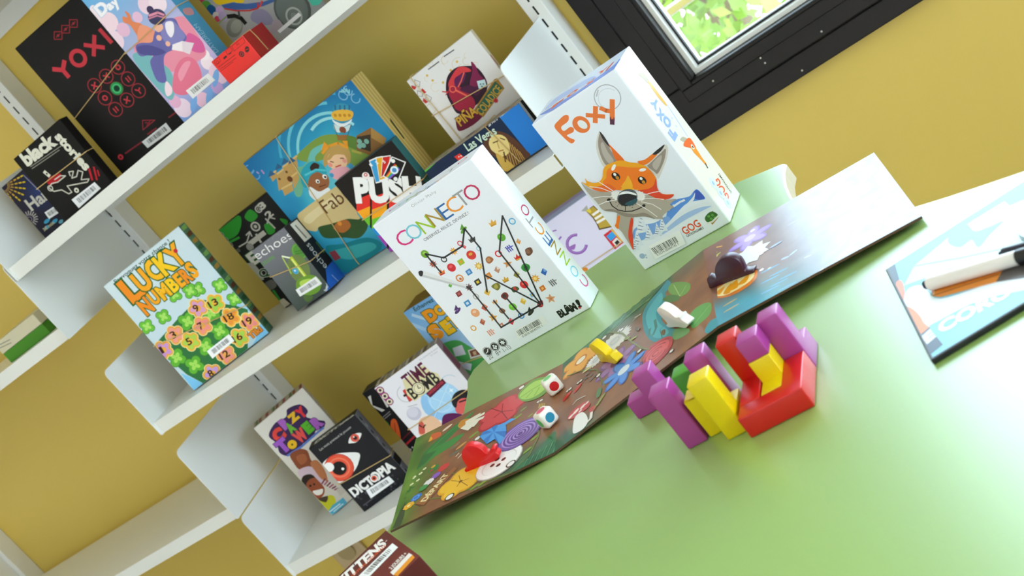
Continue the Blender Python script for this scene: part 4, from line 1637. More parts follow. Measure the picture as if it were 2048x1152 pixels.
# ================================================================ white box with the fox
g = GBox(-.4867, 1.2171, -.4, -3.57, 0, .1117, .1989, .0662, '#e9edf6', '#d3dff2', '#dad6c6')
f = g.front.use('N3')
OR = '#e8762c'
f.ring((700, 460), 104, 7, '#a9abb2').ring((712, 470), 84, 3, '#c4c7cd', a0=20, a1=250).line([(612, 450), (625, 400)], 9, '#b4b6bc')
f.blob([(275, 692), (312, 640), (355, 602), (388, 606), (384, 650), (330, 695), (352, 728), (400, 696), (430, 708), (424, 738), (376, 762), (405, 785), (438, 800), (424, 824), (396, 820), (330, 760)], OR, 4)
f.ell((490, 676), 66, 72, OR, .2).ell((500, 676), 30, 42, '#e6e8ec', .3)
f.line([(604, 538), (602, 655)], 38, OR).line([(535, 600), (672, 612)], 34, OR)
f.line([(646, 545), (690, 565), (735, 572)], 34, OR).line([(738, 484), (738, 640)], 40, OR).line([(738, 625), (738, 668)], 36, '#55233f')
f.star((738, 622), 18, OR, 6, .4)
f.use('N4')
# ears
f.blob([(396, 12), (376, 60), (370, 140), (392, 225), (432, 295), (500, 285), (560, 250), (520, 195), (455, 90), (420, 40)], '#d8d2ca')
f.blob([(398, 30), (385, 90), (392, 160), (420, 240), (460, 285), (530, 250), (505, 190), (450, 100), (420, 55)], '#978b80')
f.blob([(405, 120), (425, 200), (470, 265), (510, 245), (460, 170), (425, 100)], '#b8ada2')
f.blob([(396, 10), (430, 45), (470, 110), (490, 145), (470, 130), (430, 85), (408, 45)], '#2c2a2a')
f.blob([(470, 112), (520, 160), (595, 242), (560, 256), (525, 235), (488, 150)], '#ee6f22')
f.blob([(944, 150), (925, 118), (880, 165), (800, 245), (745, 285), (790, 325), (850, 365), (870, 388), (905, 310), (935, 230)], '#d8d2ca')
f.blob([(925, 150), (880, 190), (800, 265), (780, 290), (830, 330), (860, 350), (895, 290), (920, 220)], '#978b80')
f.blob([(890, 200), (820, 270), (850, 320), (885, 260)], '#b8ada2')
f.blob([(870, 165), (820, 190), (760, 235), (700, 252), (740, 280), (790, 262), (850, 205)], '#ee7a24')
f.blob([(918, 116), (880, 140), (822, 190), (850, 195), (890, 165)], '#2c2a2a')
# scenery
f.blob([(930, 690), (960, 600), (1010, 556), (1110, 532), (1150, 490), (1172, 474), (1200, 492), (1242, 548), (1190, 562), (1090, 590), (1000, 680), (950, 730)], '#5f93e0')
f.blob([(1150, 500), (1172, 478), (1205, 500), (1238, 546), (1180, 556), (1150, 540)], '#4560c0')
f.blob([(1140, 540), (1160, 500), (1150, 560), (1100, 600), (1085, 600)], '#e8ecf4')
f.line([(990, 610), (1040, 575), (1075, 560)], 16, '#e8ecf4').line([(950, 640), (990, 600)], 12, '#e8ecf4')
f.blob([(665, 905), (670, 800), (740, 760), (840, 740), (930, 690), (960, 720), (880, 800), (800, 850), (720, 890)], '#7ea6e2')
f.blob([(800, 860), (880, 800), (980, 710), (1090, 630), (1240, 575), (1300, 600), (1280, 640), (1130, 700), (980, 790), (880, 850)], '#e4e9f2')
f.blob([(880, 845), (960, 760), (1080, 670), (1200, 620), (1290, 608), (1220, 645), (1080, 720), (960, 800)], '#a7c0ea')
for bx, by, s_ in ((730, 720, 1.3), (790, 800, 1.0), (700, 850, 1.0), (900, 740, .9), (680, 900, .8), (860, 780, .8)):
    f.poly([(bx - 12 * s_, by - 50 * s_), (bx + 50 * s_, by + 70 * s_), (bx - 30 * s_, by + 85 * s_)], '#dfe6f2')
    for k in range(9):
        y = by - 25 * s_ + k * 11 * s_
        f.line([(bx - 4 - k * 3 * s_, y + 4), (bx + (k % 3) * 6 * s_, y + 9 * s_)], 4, '#3b4a78' if k % 2 else '#f6f8fb')
# neck
f.blob([(545, 655), (665, 680), (655, 760), (660, 860), (668, 955), (630, 900), (580, 820), (545, 770)], '#aca294')
f.blob([(540, 690), (562, 690), (552, 760), (548, 790), (520, 765), (530, 740)], '#ee7a24')
f.blob([(650, 700), (668, 725), (660, 800), (670, 955), (645, 910), (628, 850), (632, 780)], '#e0472c')
# muzzle and head
f.blob([(250, 418), (300, 460), (370, 488), (450, 488), (540, 492), (660, 498), (760, 512), (860, 540), (940, 556), (1012, 550), (960, 590), (990, 612), (940, 650), (900, 690), (912, 706), (840, 708), (760, 690), (680, 694), (600, 690), (520, 655), (430, 640), (370, 570), (300, 495)], '#b0a698')
f.blob([(430, 640), (520, 655), (600, 690), (680, 694), (760, 690), (840, 708), (760, 660), (680, 670), (600, 660), (500, 630)], '#8f8478')
f.blob([(282, 384), (300, 405), (345, 420), (392, 412), (420, 375), (425, 325), (445, 285), (500, 258), (570, 240), (640, 256), (700, 262), (760, 285), (800, 320), (848, 380), (858, 460), (880, 500), (930, 512), (992, 512), (960, 545), (880, 555), (800, 520), (700, 480), (620, 470), (540, 476), (460, 490), (390, 488), (310, 455), (252, 412), (290, 425)], '#f0a41e')
f.blob([(455, 330), (480, 300), (540, 288), (620, 296), (700, 298), (770, 300), (815, 335), (848, 390), (850, 440), (790, 470), (700, 470), (650, 476), (540, 478), (480, 450), (440, 440), (425, 410), (452, 380)], '#f27c22')
f.blob([(420, 440), (470, 430), (530, 470), (470, 492), (390, 486), (340, 465)], '#e86a2a')
f.blob([(848, 385), (860, 460), (884, 500), (930, 514), (992, 514), (960, 545), (880, 553), (790, 515), (700, 478), (780, 470), (830, 440)], '#e0482c')
f.blob([(625, 362), (648, 400), (662, 440), (650, 480), (585, 482), (578, 440), (605, 400)], '#f2b02c')
f.star((620, 470), 56, '#f2b02c', 12, .7)
f.ell((532, 520), 34, 40, '#eceae8').ell((722, 525), 34, 40, '#eceae8')
f.star((532, 520), 44, '#eceae8', 11, .75).star((722, 525), 44, '#eceae8', 11, .75)
f.ell((620, 538), 84, 66, '#595d60').ell((620, 546), 76, 56, '#232628')
f.blob([(600, 590), (650, 560), (698, 545), (690, 580), (650, 602)], '#2c5660')
f.blob([(548, 518), (580, 492), (630, 488), (685, 505), (690, 520), (630, 506), (575, 512)], '#eef0f2')
f.line([(478, 565), (500, 605), (545, 636), (600, 648), (660, 645), (715, 625), (752, 602)], 8, '#24221f')
f.ell((472, 555), 16, 11, '#24221f').ell((752, 602), 14, 11, '#24221f')
f.line([(604, 605), (604, 645)], 5, '#24221f')
for p in ((530, 575), (552, 590), (575, 602), (640, 605), (665, 598), (688, 590), (540, 605), (660, 615), (565, 580)):
    f.circ(p, 4, '#3a3632', 8)
for c, ir in (((528, 367), (540, 380)), ((738, 400), (750, 414))):
    f.ell(c, 29, 36, '#201d1b', .25).ell(ir, 13, 16, '#c88a2a').ell((c[0] - 8, c[1] - 14), 11, 13, '#f4f2ee')
f.ell((510, 297), 30, 13, '#f4f0ea', .5).ell((742, 316), 28, 13, '#f4f0ea', -.35)
for ln in ([(345, 385), (430, 435), (515, 490)], [(318, 450), (410, 462), (505, 498)], [(340, 542), (430, 528), (520, 530)], [(388, 597), (450, 570), (530, 556)],
           [(745, 520), (830, 495), (915, 484)], [(740, 548), (830, 542), (912, 552)], [(730, 570), (820, 590), (890, 632)], [(698, 585), (790, 640), (858, 690)]):
    f.line(ln, 5, '#f6f4f2')
# logos and sticker
f.text('GOG', (1082, 838), (1212, 764), 62, '#e0512c', .02)
f.text('GATEONGAMES', (1098, 858), (1232, 788), 20, '#3a3836', .01)
f.poly([(1300, 645), (1348, 700), (1300, 758), (1252, 712)], '#a8763a')
f.blob([(1240, 700), (1262, 668), (1295, 652), (1335, 668), (1345, 700), (1310, 725), (1270, 740), (1245, 725)], '#3d6a30')
for p in ((1270, 690), (1300, 680), (1320, 700), (1290, 710)):
    f.circ(p, 11, '#5f9a44')
f.line([(1258, 748), (1300, 732), (1345, 688)], 14, '#e6e2da')
f.circ((738, 1008), 22, '#9fb6d4').circ((765, 1000), 8, '#b4c4da').circ((772, 1020), 8, '#b4c4da')
lf = g.sticker('N4', [(845, 1030), (1090, 905), (1035, 795), (790, 925)], bars=False)
a0, a1, b0_, b1_ = (845, 990), (1028, 892), (808, 945), (1000, 848)
rnd = random.Random(12)
t = 0
while t < .98:
    w = rnd.choice((.012, .02, .03))
    lf.poly([L_(a0, a1, t), L_(a0, a1, min(1, t + w)), L_(b0_, b1_, min(1, t + w)), L_(b0_, b1_, t)], '#3c3c3a')
    t += w + rnd.choice((.014, .022, .03))
lf.text('0 0574 00049745 7', (862, 1004), (1036, 912), 18, '#3c3c3a')
f = g.right.use('N3')
f.line([(1175, 515), (1340, 770)], 6, '#9db4dc')
for ch, c in (('Y', (1080, 508)), ('X', (1125, 598)), ('O', (1176, 655)), ('F', (1222, 752))):
    f.letter(ch, c, 92, 62, '#8fa6cf', .06, 90)
f.blob([(965, 250), (1000, 275), (1040, 345), (1020, 345), (985, 310), (950, 280)], '#a99c88')
f.blob([(1022, 335), (1045, 345), (1110, 430), (1172, 515), (1160, 520), (1090, 440)], '#e2a23a')
for p in ((1155, 600), (1200, 640), (1250, 690), (1215, 625)):
    f.circ(p, 7, '#b4c4e0')
f.use('N4')
f.blob([(1040, 80), (1060, 55), (1090, 65), (1110, 80), (1085, 100)], '#b0a890')
f.blob([(1075, 95), (1110, 62), (1140, 90), (1170, 150), (1160, 165), (1125, 145), (1070, 130)], '#e2622c')
f.blob([(1125, 130), (1165, 145), (1215, 220), (1252, 272), (1240, 275), (1190, 220), (1150, 180)], '#e88a2c')
f.circ((1140, 135), 14, '#f0e4d4').circ((1140, 135), 8, '#3a2a20')
f.line([(1242, 270), (1260, 302)], 12, '#3a3a3c')
f.text('GOG', (1440, 545), (1345, 385), 56, '#e0553c', .02)
f.text('GATEONGAMES', (1455, 500), (1352, 345), 14, '#3a3836', .01)
for p in ((1305, 425), (1365, 505), (1422, 582)):
    f.circ(p, 32, '#c9d5ea').circ(p, 12, '#9fb4d8')
f = g.top.use('N3')
f.blob([(160, 600), (250, 540), (400, 450), (560, 340), (740, 210), (800, 150), (810, 175), (700, 280), (540, 390), (380, 490), (240, 575)], '#6f8fe0')
f.blob([(200, 560), (330, 470), (460, 390), (600, 300), (560, 300), (420, 380), (280, 470)], '#aec2f2')
for i, (ch, c) in enumerate((('F', (300, 510)), ('O', (420, 425)), ('X', (560, 340)), ('Y', (660, 250)))):
    f.letter(ch, c, 110, 40, '#e0603c', .06)
f.line([(690, 245), (745, 180)], 12, '#c8504a')
g.done('white game box with an orange fox face, standing on the green table near the window', M_GLOSS)
def hexmix_hex(a, b, t):
    c = hexmix(a, b, t)
    return '#%02x%02x%02x' % tuple(int(round(x * 255)) for x in c)


# ================================================================ boxes on the shelves
def cloverleaf(f, p, r, col, hi, n=4, rot=.6):
    f.flower(p, r * 1.08, '#3f7a2a', n, None, rot, .50)
    f.flower(p, r, col, n, None, rot, .46)
    f.flower(p, r * .6, hi, n, None, rot, .36)


# ---- light blue clover box (middle shelf)
g = GBox(-1.5226, 1.7639, -.335, 18.34, 3.57, .1778, .2415, .0363, '#c3d6dc', '#8fb0a0', '#4f7458')
f = g.front.use('E')
f.grad(lambda a, c: hexmix('#b7cfda', '#cfdde2', c))
f.poly([(415, 414), (560, 250), (690, 118), (840, 150), (1010, 175), (1010, 470), (745, 672), (620, 605), (500, 500)], '#2f6f3c')
f.poly([(960, 160), (1120, 250), (1190, 330), (1130, 360), (1050, 410), (1010, 470), (1060, 380), (1100, 250)], '#7cc0e8')
f.poly([(580, 595), (640, 620), (745, 672), (670, 712)], '#7cc0e8')
f.poly([(860, 140), (950, 150), (1040, 190), (980, 180)], '#9fd0ea')
for p in ((625, 265), (830, 325), (555, 497), (670, 543), (740, 425), (770, 215)):
    cloverleaf(f, p, 58, '#5fae34', '#a3d65c')
for p in ((690, 60), (540, 95), (640, 70), (830, 35), (470, 235), (365, 298), (925, 120)):
    cloverleaf(f, p, 46, '#6cbc3c', '#a8da66')
for p, t, c1, c2 in (((690, 180), '9', '#e8a640', '#d79ac0'), ((800, 148), '13', '#eab23c', '#9ccb4c'), ((545, 350), '3', '#eba24a', '#ee9a8c'), ((645, 392), '5', '#e8b43c', '#a9cc50'),
                     ((720, 292), '7', '#eba24a', '#ec8f86'), ((900, 237), '18', '#f0b13c', '#e8923a'), ((1020, 266), '19', '#eeb04a', '#ea8a86'), ((955, 368), '16', '#eab23c', '#a3cf50'),
                     ((872, 478), '12', '#eca650', '#ee9488'), ((785, 597), '8', '#e8a640', '#c79ad6'), ((470, 447), '1', '#e8a640', '#c890cc')):
    f.flower(p, 64, '#f0dca0', 5, None, .3, .5).flower(p, 60, c1, 5, None, .3, .46).flower(p, 50, c2, 5, None, .3, .34)
    f.circ(p, 20, c1)
    hw = 6 if t == '1' else 13 * len(t)
    f.text(t, (p[0] - hw, p[1] + 20 + hw * .5), (p[0] + hw, p[1] + 20 - hw * .6), 40, '#3a1d10', .02)
f.text('Tiki', (1035, 378), (1105, 322), 38, '#e08a2a', .05, ('#5a2f14', .05))
f.use('C')
f.text('Provoquez votre chance !', (742, 856), (1090, 590), 26, '#2a4a3a', .015)
LY = ['#f08c1e', '#f4a51e', '#f7b71e', '#f9c81e', '#f6a81e']
for i, (ch, c, w, h) in enumerate((('L', (840, 888), 112, 172), ('U', (908, 838), 92, 150), ('C', (985, 770), 92, 150), ('K', (1052, 725), 100, 150), ('Y', (1122, 675), 100, 150))):
    f.letter(ch, c, w, h, LY[i], .05, 0, ('#2c5f28', .05))
for i, (ch, c, w, h) in enumerate((('N', (932, 1000), 70, 116), ('U', (985, 945), 58, 96), ('M', (1046, 905), 72, 104), ('B', (1104, 862), 56, 100), ('E', (1150, 830), 50, 100), ('R', (1190, 802), 54, 104), ('S', (1228, 768), 50, 116))):
    f.letter(ch, c, w, h, LY[i % 5], .05, 0, ('#2c5f28', .05))
f.circ((1124, 645), 14, '#c8283a')
f = g.right
for k in range(16):
    f.raw([(.004, .012 + k * .0145), (.03, .012 + k * .0145), (.032, .021 + k * .0145), (.006, .019 + k * .0145)], ('#2f5a34', '#b5883a', '#6a3a24', '#7fae5a')[k % 4])
g.sticker('E', [(785, 502), (925, 388), (890, 345), (748, 455)], 21)
g.band('E', (410, 418), (1000, 160))
g.done('light blue box with numbered clover flowers, standing on the middle shelf')

# ---- tall black box with red signs
g = GBox(-1.3937, 1.8600, .033, 12.55, 2.2, .1893, .2734, .035, '#1d1a18')
f = g.front.use('A')
R_ = '#cf3a46'
f.line([(342, 443), (402, 448), (438, 490)], 28, R_).line([(412, 392), (402, 448)], 28, R_)
f.ring((500, 372), 46, 26, R_)
f.line([(542, 288), (664, 304)], 26, R_).line([(604, 230), (600, 354)], 26, R_)
f.line([(640, 190), (712, 270)], 26, R_)
for x, y in ((470, 150), (420, 187), (372, 227)):
    f.line([(x - 25, y - 24), (x + 25, y - 24), (x + 25, y + 24), (x - 25, y + 24)], 5, '#a8303a', True)
    f.line([(x - 12, y + 12), (x + 12, y - 12)], 7, '#8a2830').circ((x, y), 8, '#a8303a')
for p, t in (((755, 430), 'O'), ((680, 488), 'X'), ((605, 548), 'X'), ((820, 505), '='), ((887, 580), 'Y'), ((672, 627), 'O'), ((813, 640), 'X'), ((740, 700), '=')):
    f.ring(p, 44, 6, '#a8323c')
    x, y = p
    if t == 'O':
        f.ring(p, 14, 9, R_)
    elif t == 'X':
        f.line([(x - 20, y - 4), (x + 20, y + 6)], 9, R_).line([(x + 2, y - 22), (x - 4, y + 22)], 9, R_)
    elif t == 'Y':
        f.line([(x - 22, y - 6), (x, y), (x + 14, y + 18)], 9, R_).line([(x, y), (x + 6, y - 18)], 9, R_)
    else:
        f.line([(x - 16, y - 6), (x + 6, y + 20)], 8, R_).line([(x - 2, y - 18), (x + 18, y + 8)], 8, R_)
f.circ((747, 566), 46, '#5a3a28').circ((747, 566), 40, '#1d9a50').ring((747, 566), 26, 8, '#58c080').circ((747, 566), 18, '#14382a')
f.line([(912, 770), (992, 768), (915, 832)], 5, '#a8323c', True).line([(930, 785), (960, 790)], 8, '#8a2830').line([(940, 805), (960, 775)], 8, '#8a2830')
f.circ((772, 1005), 18, R_).circ((772, 1005), 7, '#3a1a1a')
f.line([(802, 982), (905, 910)], 9, '#8a2a32').line([(945, 860), (1000, 820)], 9, '#8a2a32').line([(1080, 752), (1135, 712)], 9, '#8a2a32')
g.sticker('A', [(945, 948), (1100, 835), (1062, 785), (908, 908)], 22)
g.band('A', (470, 770), (800, 335))
g.done('tall black box with red letters and circles, standing on the top shelf')

# ---- pink and blue cloud box
g = GBox(-1.2004, 1.7702, .033, 2.27, 1.57, .1266, .29, .0412, '#c9b3d8', '#7fb0d0', '#4b93b4')
f = g.front.use('A')
f.grad(lambda a, c: hexmix('#7fa4e0', '#d8b6d8', c * 4) if c < .25 else hexmix('#d8b6d8', '#62b0e2', (c - .25) * 1.55))
for p, r, c in (((620, 110), 55, '#f0dfe8'), ((700, 140), 60, '#f2d6e2'), ((640, 190), 46, '#e8c4dc'), ((735, 260), 62, '#f0d4e4'), ((790, 190), 44, '#e6b9d4'), ((940, 30), 60, '#eecfe0'), ((1010, 20), 60, '#f2dde8'),
                ((600, 60), 26, '#f4e6ee'), ((1330, 400), 46, '#f4e2ec'), ((1400, 470), 66, '#f0d0e4'), ((1310, 350), 34, '#f6eaf0'), ((1300, 640), 50, '#eec4dc'), ((1170, 690), 60, '#f0d8ea'), ((1120, 650), 40, '#e6b0d0'), ((1390, 560), 40, '#c8a8e0'), ((880, 110), 34, '#e6bcd8')):
    f.circ(p, r, c)
f.blob([(860, 300), (900, 260), (990, 230), (1100, 120), (1200, 110), (1240, 180), (1320, 330), (1270, 390), (1200, 420), (1100, 460), (980, 430), (880, 370)], '#e890a6')
f.blob([(850, 350), (930, 330), (1010, 390), (1090, 450), (1120, 560), (1100, 640), (1040, 600), (950, 500), (880, 420)], '#78b4ba')
f.blob([(1105, 570), (1115, 460), (1150, 390), (1200, 362), (1255, 390), (1290, 470), (1280, 540), (1210, 600), (1140, 605)], '#e47692')
f.blob([(1140, 470), (1180, 400), (1220, 395), (1200, 450), (1160, 520)], '#ef9ab0')
f.blob([(1210, 210), (1290, 260), (1310, 330), (1240, 330), (1190, 270)], '#d8609a')
# fox
f.blob([(798, 70), (830, 90), (850, 135), (900, 150), (940, 190), (930, 230), (890, 240), (860, 200), (830, 160), (790, 140), (785, 105), (815, 110)], '#e0855c')
f.blob([(900, 160), (990, 200), (1000, 280), (930, 290), (880, 250)], '#ec9a7c')
# reader
f.blob([(985, 225), (1010, 150), (1060, 120), (1120, 120), (1150, 175), (1195, 240), (1150, 300), (1060, 345), (1050, 420), (1065, 520), (1010, 520), (975, 450), (962, 390), (985, 345), (900, 360), (868, 300), (900, 275), (970, 270)], '#6a67a6')
f.blob([(1040, 150), (1100, 130), (1160, 190), (1185, 240), (1120, 290), (1060, 270), (1030, 220)], '#8583bd')
f.blob([(880, 300), (960, 290), (1060, 330), (1000, 355), (900, 345)], '#55528f')
f.blob([(1060, 145), (1105, 140), (1115, 200), (1095, 240), (1065, 200)], '#f0e8f2')
f.blob([(985, 165), (1030, 150), (1045, 180), (1020, 205), (995, 195)], '#efb79e')
f.ell((1005, 108), 62, 48, '#3f3d60', -.3).line([(955, 100), (1010, 80), (1050, 95)], 14, '#e090a8').circ((962, 62), 24, '#453a5c').line([(950, 120), (1005, 100), (1062, 115)], 10, '#c97f98')
f.circ((1018, 242), 18, '#efb79e').circ((1075, 280), 16, '#efb79e')
f.poly([(1105, 285), (1165, 262), (1170, 330), (1100, 318)], '#f2e8ec').poly([(1165, 262), (1242, 275), (1215, 348), (1170, 330)], '#e6d6e0')
f.blob([(1065, 520), (1100, 560), (1098, 600), (1070, 615), (1055, 570)], '#f4dbe6')
for p in ((1380, 500), (1340, 620), (1240, 660)):
    f.ell(p, 60, 20, '#7fb0ea', .6)
f.letter('D', (650, 55), 76, 84, '#f4f2f8', .05, 0, ('#b8c4e4', .03))
f.letter('a', (705, 42), 40, 46, '#f4f2f8', .05, 0, ('#b8c4e4', .03))
f.letter('y', (745, 28), 44, 66, '#f4f2f8', .05, 0, ('#b8c4e4', .03))
f = g.right.use('A')
f.blob([(1170, 60), (1220, 50), (1240, 90), (1190, 95)], '#c98a8a')
f.text('DAYDREAM', (1400, 330), (1262, 150), 26, '#a9cfe0', -.01)
g.sticker('A', [(1235, 632), (1378, 512), (1332, 468), (1190, 580)], 23)
g.band('A', (800, 342), (1160, 10))
g.done('pink and blue box showing a reader on a cloud, standing on the top shelf')

# ---- big colourful box with wheels at the top
g = GBox(-1.0760, 1.8800, .033, .23, 1.96, .1783, .25, .06, '#a7a49c')
f = g.front.use('TOY')
f.grad(lambda a, c: hexmix('#b4aca6', '#8f9496', a) if c < .5 else hexmix('#8d9aa8', '#6a83b4', (c - .5) * 3))
f.blob([(640, 140), (760, 110), (860, 190), (880, 290), (740, 300), (620, 240)], '#8d86a0')
for p, r, c in (((10, 30), 60, '#c23a5a'), ((80, 80), 70, '#5a9a3a'), ((140, 120), 60, '#22588c'), ((60, 150), 40, '#d8bf2a'), ((240, 130), 50, '#c9a8d0'), ((200, 190), 46, '#d9d0c4'), ((210, 230), 36, '#d04a5a'), ((280, 200), 60, '#b9a5c6')):
    f.circ(p, r, c)
f.poly([(150, 0), (230, -60), (520, -40), (535, 25), (470, 50), (420, 20), (240, 60), (200, 50)], '#e2bd1c')
f.poly([(260, 60), (400, 30), (560, 45), (770, 20), (960, -40), (960, -5), (780, 70), (640, 110), (420, 120), (300, 110)], '#41629a')
f.line([(300, 105), (440, 130), (600, 128), (700, 100), (760, 20)], 18, '#c23a34').line([(700, 100), (700, 30)], 14, '#c23a34').line([(735, 80), (745, 10)], 14, '#d8504a')
f.ell((420, 330), 130, 95, '#8c8b7e', .3).ell((440, 320), 90, 62, '#a3a294', .3)
f.line([(340, 200), (420, 190), (500, 220), (550, 280)], 48, '#26241f')
f.line([(470, 140), (480, 200)], 26, '#4a4a44')
f.circ((1120, 110), 235, '#555c58').circ((1115, 115), 205, '#6b736f').ring((1140, 195), 95, 24, '#a9b0aa').circ((1140, 195), 60, '#7f8682').ring((1140, 195), 50, 8, '#5a605c')
f.poly([(1290, -20), (1500, -20), (1440, 60), (1360, 70), (1330, 20)], '#4fc0a8')
f.blob([(880, 260), (960, 240), (1000, 330), (920, 400), (860, 380)], '#a89aa4')
f.line([(210, 300), (320, 200)], 16, '#8aa85a')
g.sticker('TOY', [(970, 402), (1230, 185), (1195, 150), (940, 372)], 24, bars=False)
g.done('colourful box picturing grey wheels, behind the small red box on the top shelf')

# ---- small red box
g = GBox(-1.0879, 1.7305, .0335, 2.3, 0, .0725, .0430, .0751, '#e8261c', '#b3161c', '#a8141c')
f = g.front.use('TOY')
K = '#3a1210'
for q in (((170, 740), (225, 690), (250, 740), (195, 790)), ((310, 610), (365, 565), (395, 615), (335, 665)), ((385, 560), (520, 450), (548, 510), (415, 620))):
    f.line(list(q), 4, K, True)
f.ring((212, 755), 18, 4, K)
f.poly([(280, 700), (315, 670), (330, 690), (290, 722)], K)
f.line([(350, 655), (375, 640)], 14, K)
f.line([(225, 815), (425, 665)], 6, K).line([(240, 840), (440, 700)], 4, K).line([(255, 860), (400, 750)], 4, K)
f.circ((505, 655), 34, K).ring((505, 655), 16, 5, '#e8261c')
f.ell((570, 598), 38, 27, K, .6).line([(555, 605), (585, 590)], 7, '#e8261c')
f.text('32', (448, 555), (478, 535), 20, K)
g.kids.append(('rubber_band', (lambda m: (tube(m, [g.local(*p) for p in ((.030, .0440, .026), (.060, .0438, .027), (.0728, .0435, .028), (.0735, .03, .030), (.0733, .004, .032))], .0008, n=6), m)[1])(MB()), M_BAND))
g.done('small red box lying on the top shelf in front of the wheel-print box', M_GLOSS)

# ---- black box with white lettering, top shelf left
g = GBox(-1.5173, 1.7600, .033, 7.45, 4.32, .1205, .1334, .025, '#171412')
f = g.front.use('A')
f.text('black', (178, 1062), (358, 925), 82, '#d9d6c6', .05)
f.use('A')
f.text('stories', (352, 880), (545, 1092), 50, '#d9d6c6', .05)
f.line([(195, 1068), (390, 935)], 5, '#8a887c').line([(205, 1080), (380, 960)], 5, '#8a887c')
f.use('C')
f.blob([(305, 190), (335, 165), (385, 150), (390, 175), (350, 215), (310, 220)], '#b01824')
f.line([(318, 235), (330, 215), (370, 205), (420, 165), (385, 165), (350, 190)], 7, '#c9c6b8').line([(310, 240), (345, 265), (395, 255), (440, 280), (460, 270), (430, 230), (560, 205), (570, 185), (520, 190), (530, 140), (500, 130), (490, 170), (460, 180), (470, 135), (440, 140), (450, 165)], 7, '#c9c6b8')
f.ring((322, 245), 16, 6, '#c9c6b8')
f.line([(285, 140), (315, 165)], 22, '#d9d6c6').circ((300, 152), 6, '#171412')
f.circ((490, 258), 16, '#d9d6c6').circ((490, 258), 6, '#171412')
f.line([(570, 120), (590, 190)], 14, '#b8202c').line([(600, 110), (620, 190)], 12, '#b8202c').line([(625, 130), (635, 165)], 10, '#b8202c')
g.sticker('C', [(505, 372), (645, 245), (605, 205), (458, 318)], 25)
g.band('C', (252, 235), (548, 10))
g.done('small black box with white lettering and a body outline, on the top shelf')

# ---- firework box
g = GBox(-1.6271, 1.8040, .033, 11.18, 2.79, .1000, .1153, .025, '#24233a', '#3a3a58', '#8a8a92')
f = g.front.use('C')
f.grad(lambda a, c: hexmix('#24202e', '#2a3a70', max(0, 1 - 2.6 * math.hypot(a - .5, c - .6))))
for rr, c in ((30, '#8a6a3a'), (52, '#a8843a'), (78, '#c9a02a'), (104, '#d8b820'), (128, '#d8b820')):
    for k in range(9):
        a = -1.1 + k * .30
        f.line([(20 + rr * math.cos(a), 232 + rr * math.sin(a)), (20 + (rr + 14) * math.cos(a), 232 + (rr + 14) * math.sin(a))], 9, c)
for k in range(18):
    a = k * .349
    f.line([(190 + 26 * math.cos(a), 442 + 26 * math.sin(a)), (190 + 52 * math.cos(a), 442 + 52 * math.sin(a))], 6, '#aaa4a0')
f.ring((190, 442), 14, 4, '#8a7a8a')
f.text('Hanabi', (205, 388), (420, 232), 74, '#c6c2b8', .03)
f.ell((300, 455), 24, 11, '#3a9ac0').ell((350, 456), 24, 11, '#3a9ac0').ell((300, 495), 18, 11, '#3a9ac0').ell((390, 458), 18, 10, '#6ab0c8')
f.text('30 min', (285, 520), (350, 470), 20, '#b8b08a', .03)
f.line([(150, 160), (230, 240), (300, 300), (350, 360)], 6, '#8f8fa8')
g.sticker('C', [(315, 442), (395, 390), (362, 350), (285, 400)], 26)
g.kids.append(('rubber_band', (lambda m: (tube(m, [g.local(*p) for p in ((.062, .055, -.0012), (.068, .035, -.0014), (.073, .012, -.0012))], .001, n=6), m)[1])(MB()), M_BAND))
g.done('small navy box with gold fireworks, behind the black box with the body outline')

# ---- black and green box behind the glowing one
g = GBox(-1.3913, 1.9153, -.335, 4.35, 1.2, .1500, .1878, .035, '#1d1d1b')
f = g.front.use('C')
f.blob([(1400, 520), (1450, 450), (1530, 420), (1545, 470), (1520, 540), (1460, 575), (1420, 570)], '#2f8f2f')
f.blob([(1565, 430), (1600, 380), (1650, 420), (1610, 460)], '#2f8f2f')
f.line([(1470, 590), (1530, 560)], 14, '#2f8f2f')
f.blob([(1690, 480), (1740, 470), (1760, 520), (1720, 540)], '#2f8f2f').blob([(1790, 440), (1840, 450), (1830, 480)], '#2f8f2f')
f.ring((1655, 378), 20, 8, '#b9b6aa').ring((1655, 378), 8, 4, '#b9b6aa')
f.text('3', (1675, 385), (1705, 362), 44, '#c9c6ba', .04)
f.text('2', (1720, 440), (1750, 415), 40, '#c9c6ba', .04)
f.line([(1530, 620), (1580, 590), (1598, 530)], 8, '#b9b6aa').line([(1575, 545), (1598, 522), (1612, 552)], 8, '#b9b6aa')
f.line([(1700, 440), (1760, 500)], 10, '#b9b6aa').line([(1710, 470), (1722, 430), (1760, 440)], 8, '#b9b6aa')
f.ring((1635, 490), 26, 10, '#b9b6aa').star((1635, 490), 14, '#b9b6aa', 8, .6)
f.line([(1600, 600), (1690, 530)], 30, '#b9b6aa').line([(1640, 540), (1670, 590)], 14, '#b9b6aa').circ((1600, 620), 24, '#8f8c84')
for p in ((1412, 546), (1442, 580), (1470, 612)):
    f.circ(p, 22, '#a8a59a').circ(p, 18, '#2a2620').circ(p, 10, '#9a6a2a')
f.letter('E', (1622, 690), 62, 88, '#dad7cc', .04, 0, ('#2c5a2a', .05))
f.poly([(1540, 730), (1620, 720), (1680, 790), (1690, 830), (1640, 840), (1590, 800)], '#a8a698')
f.letter('Q', (1690, 790), 58, 66, '#24502a', .02, 0, ('#c9c6ba', .05))
f.blob([(1690, 860), (1740, 830), (1770, 870), (1720, 900)], '#6a685e')
f.line([(1750, 900), (1790, 960)], 16, '#3a8a34')
f.poly([(1775, 970), (1815, 948), (1858, 985), (1820, 1010)], '#c9bfa6')
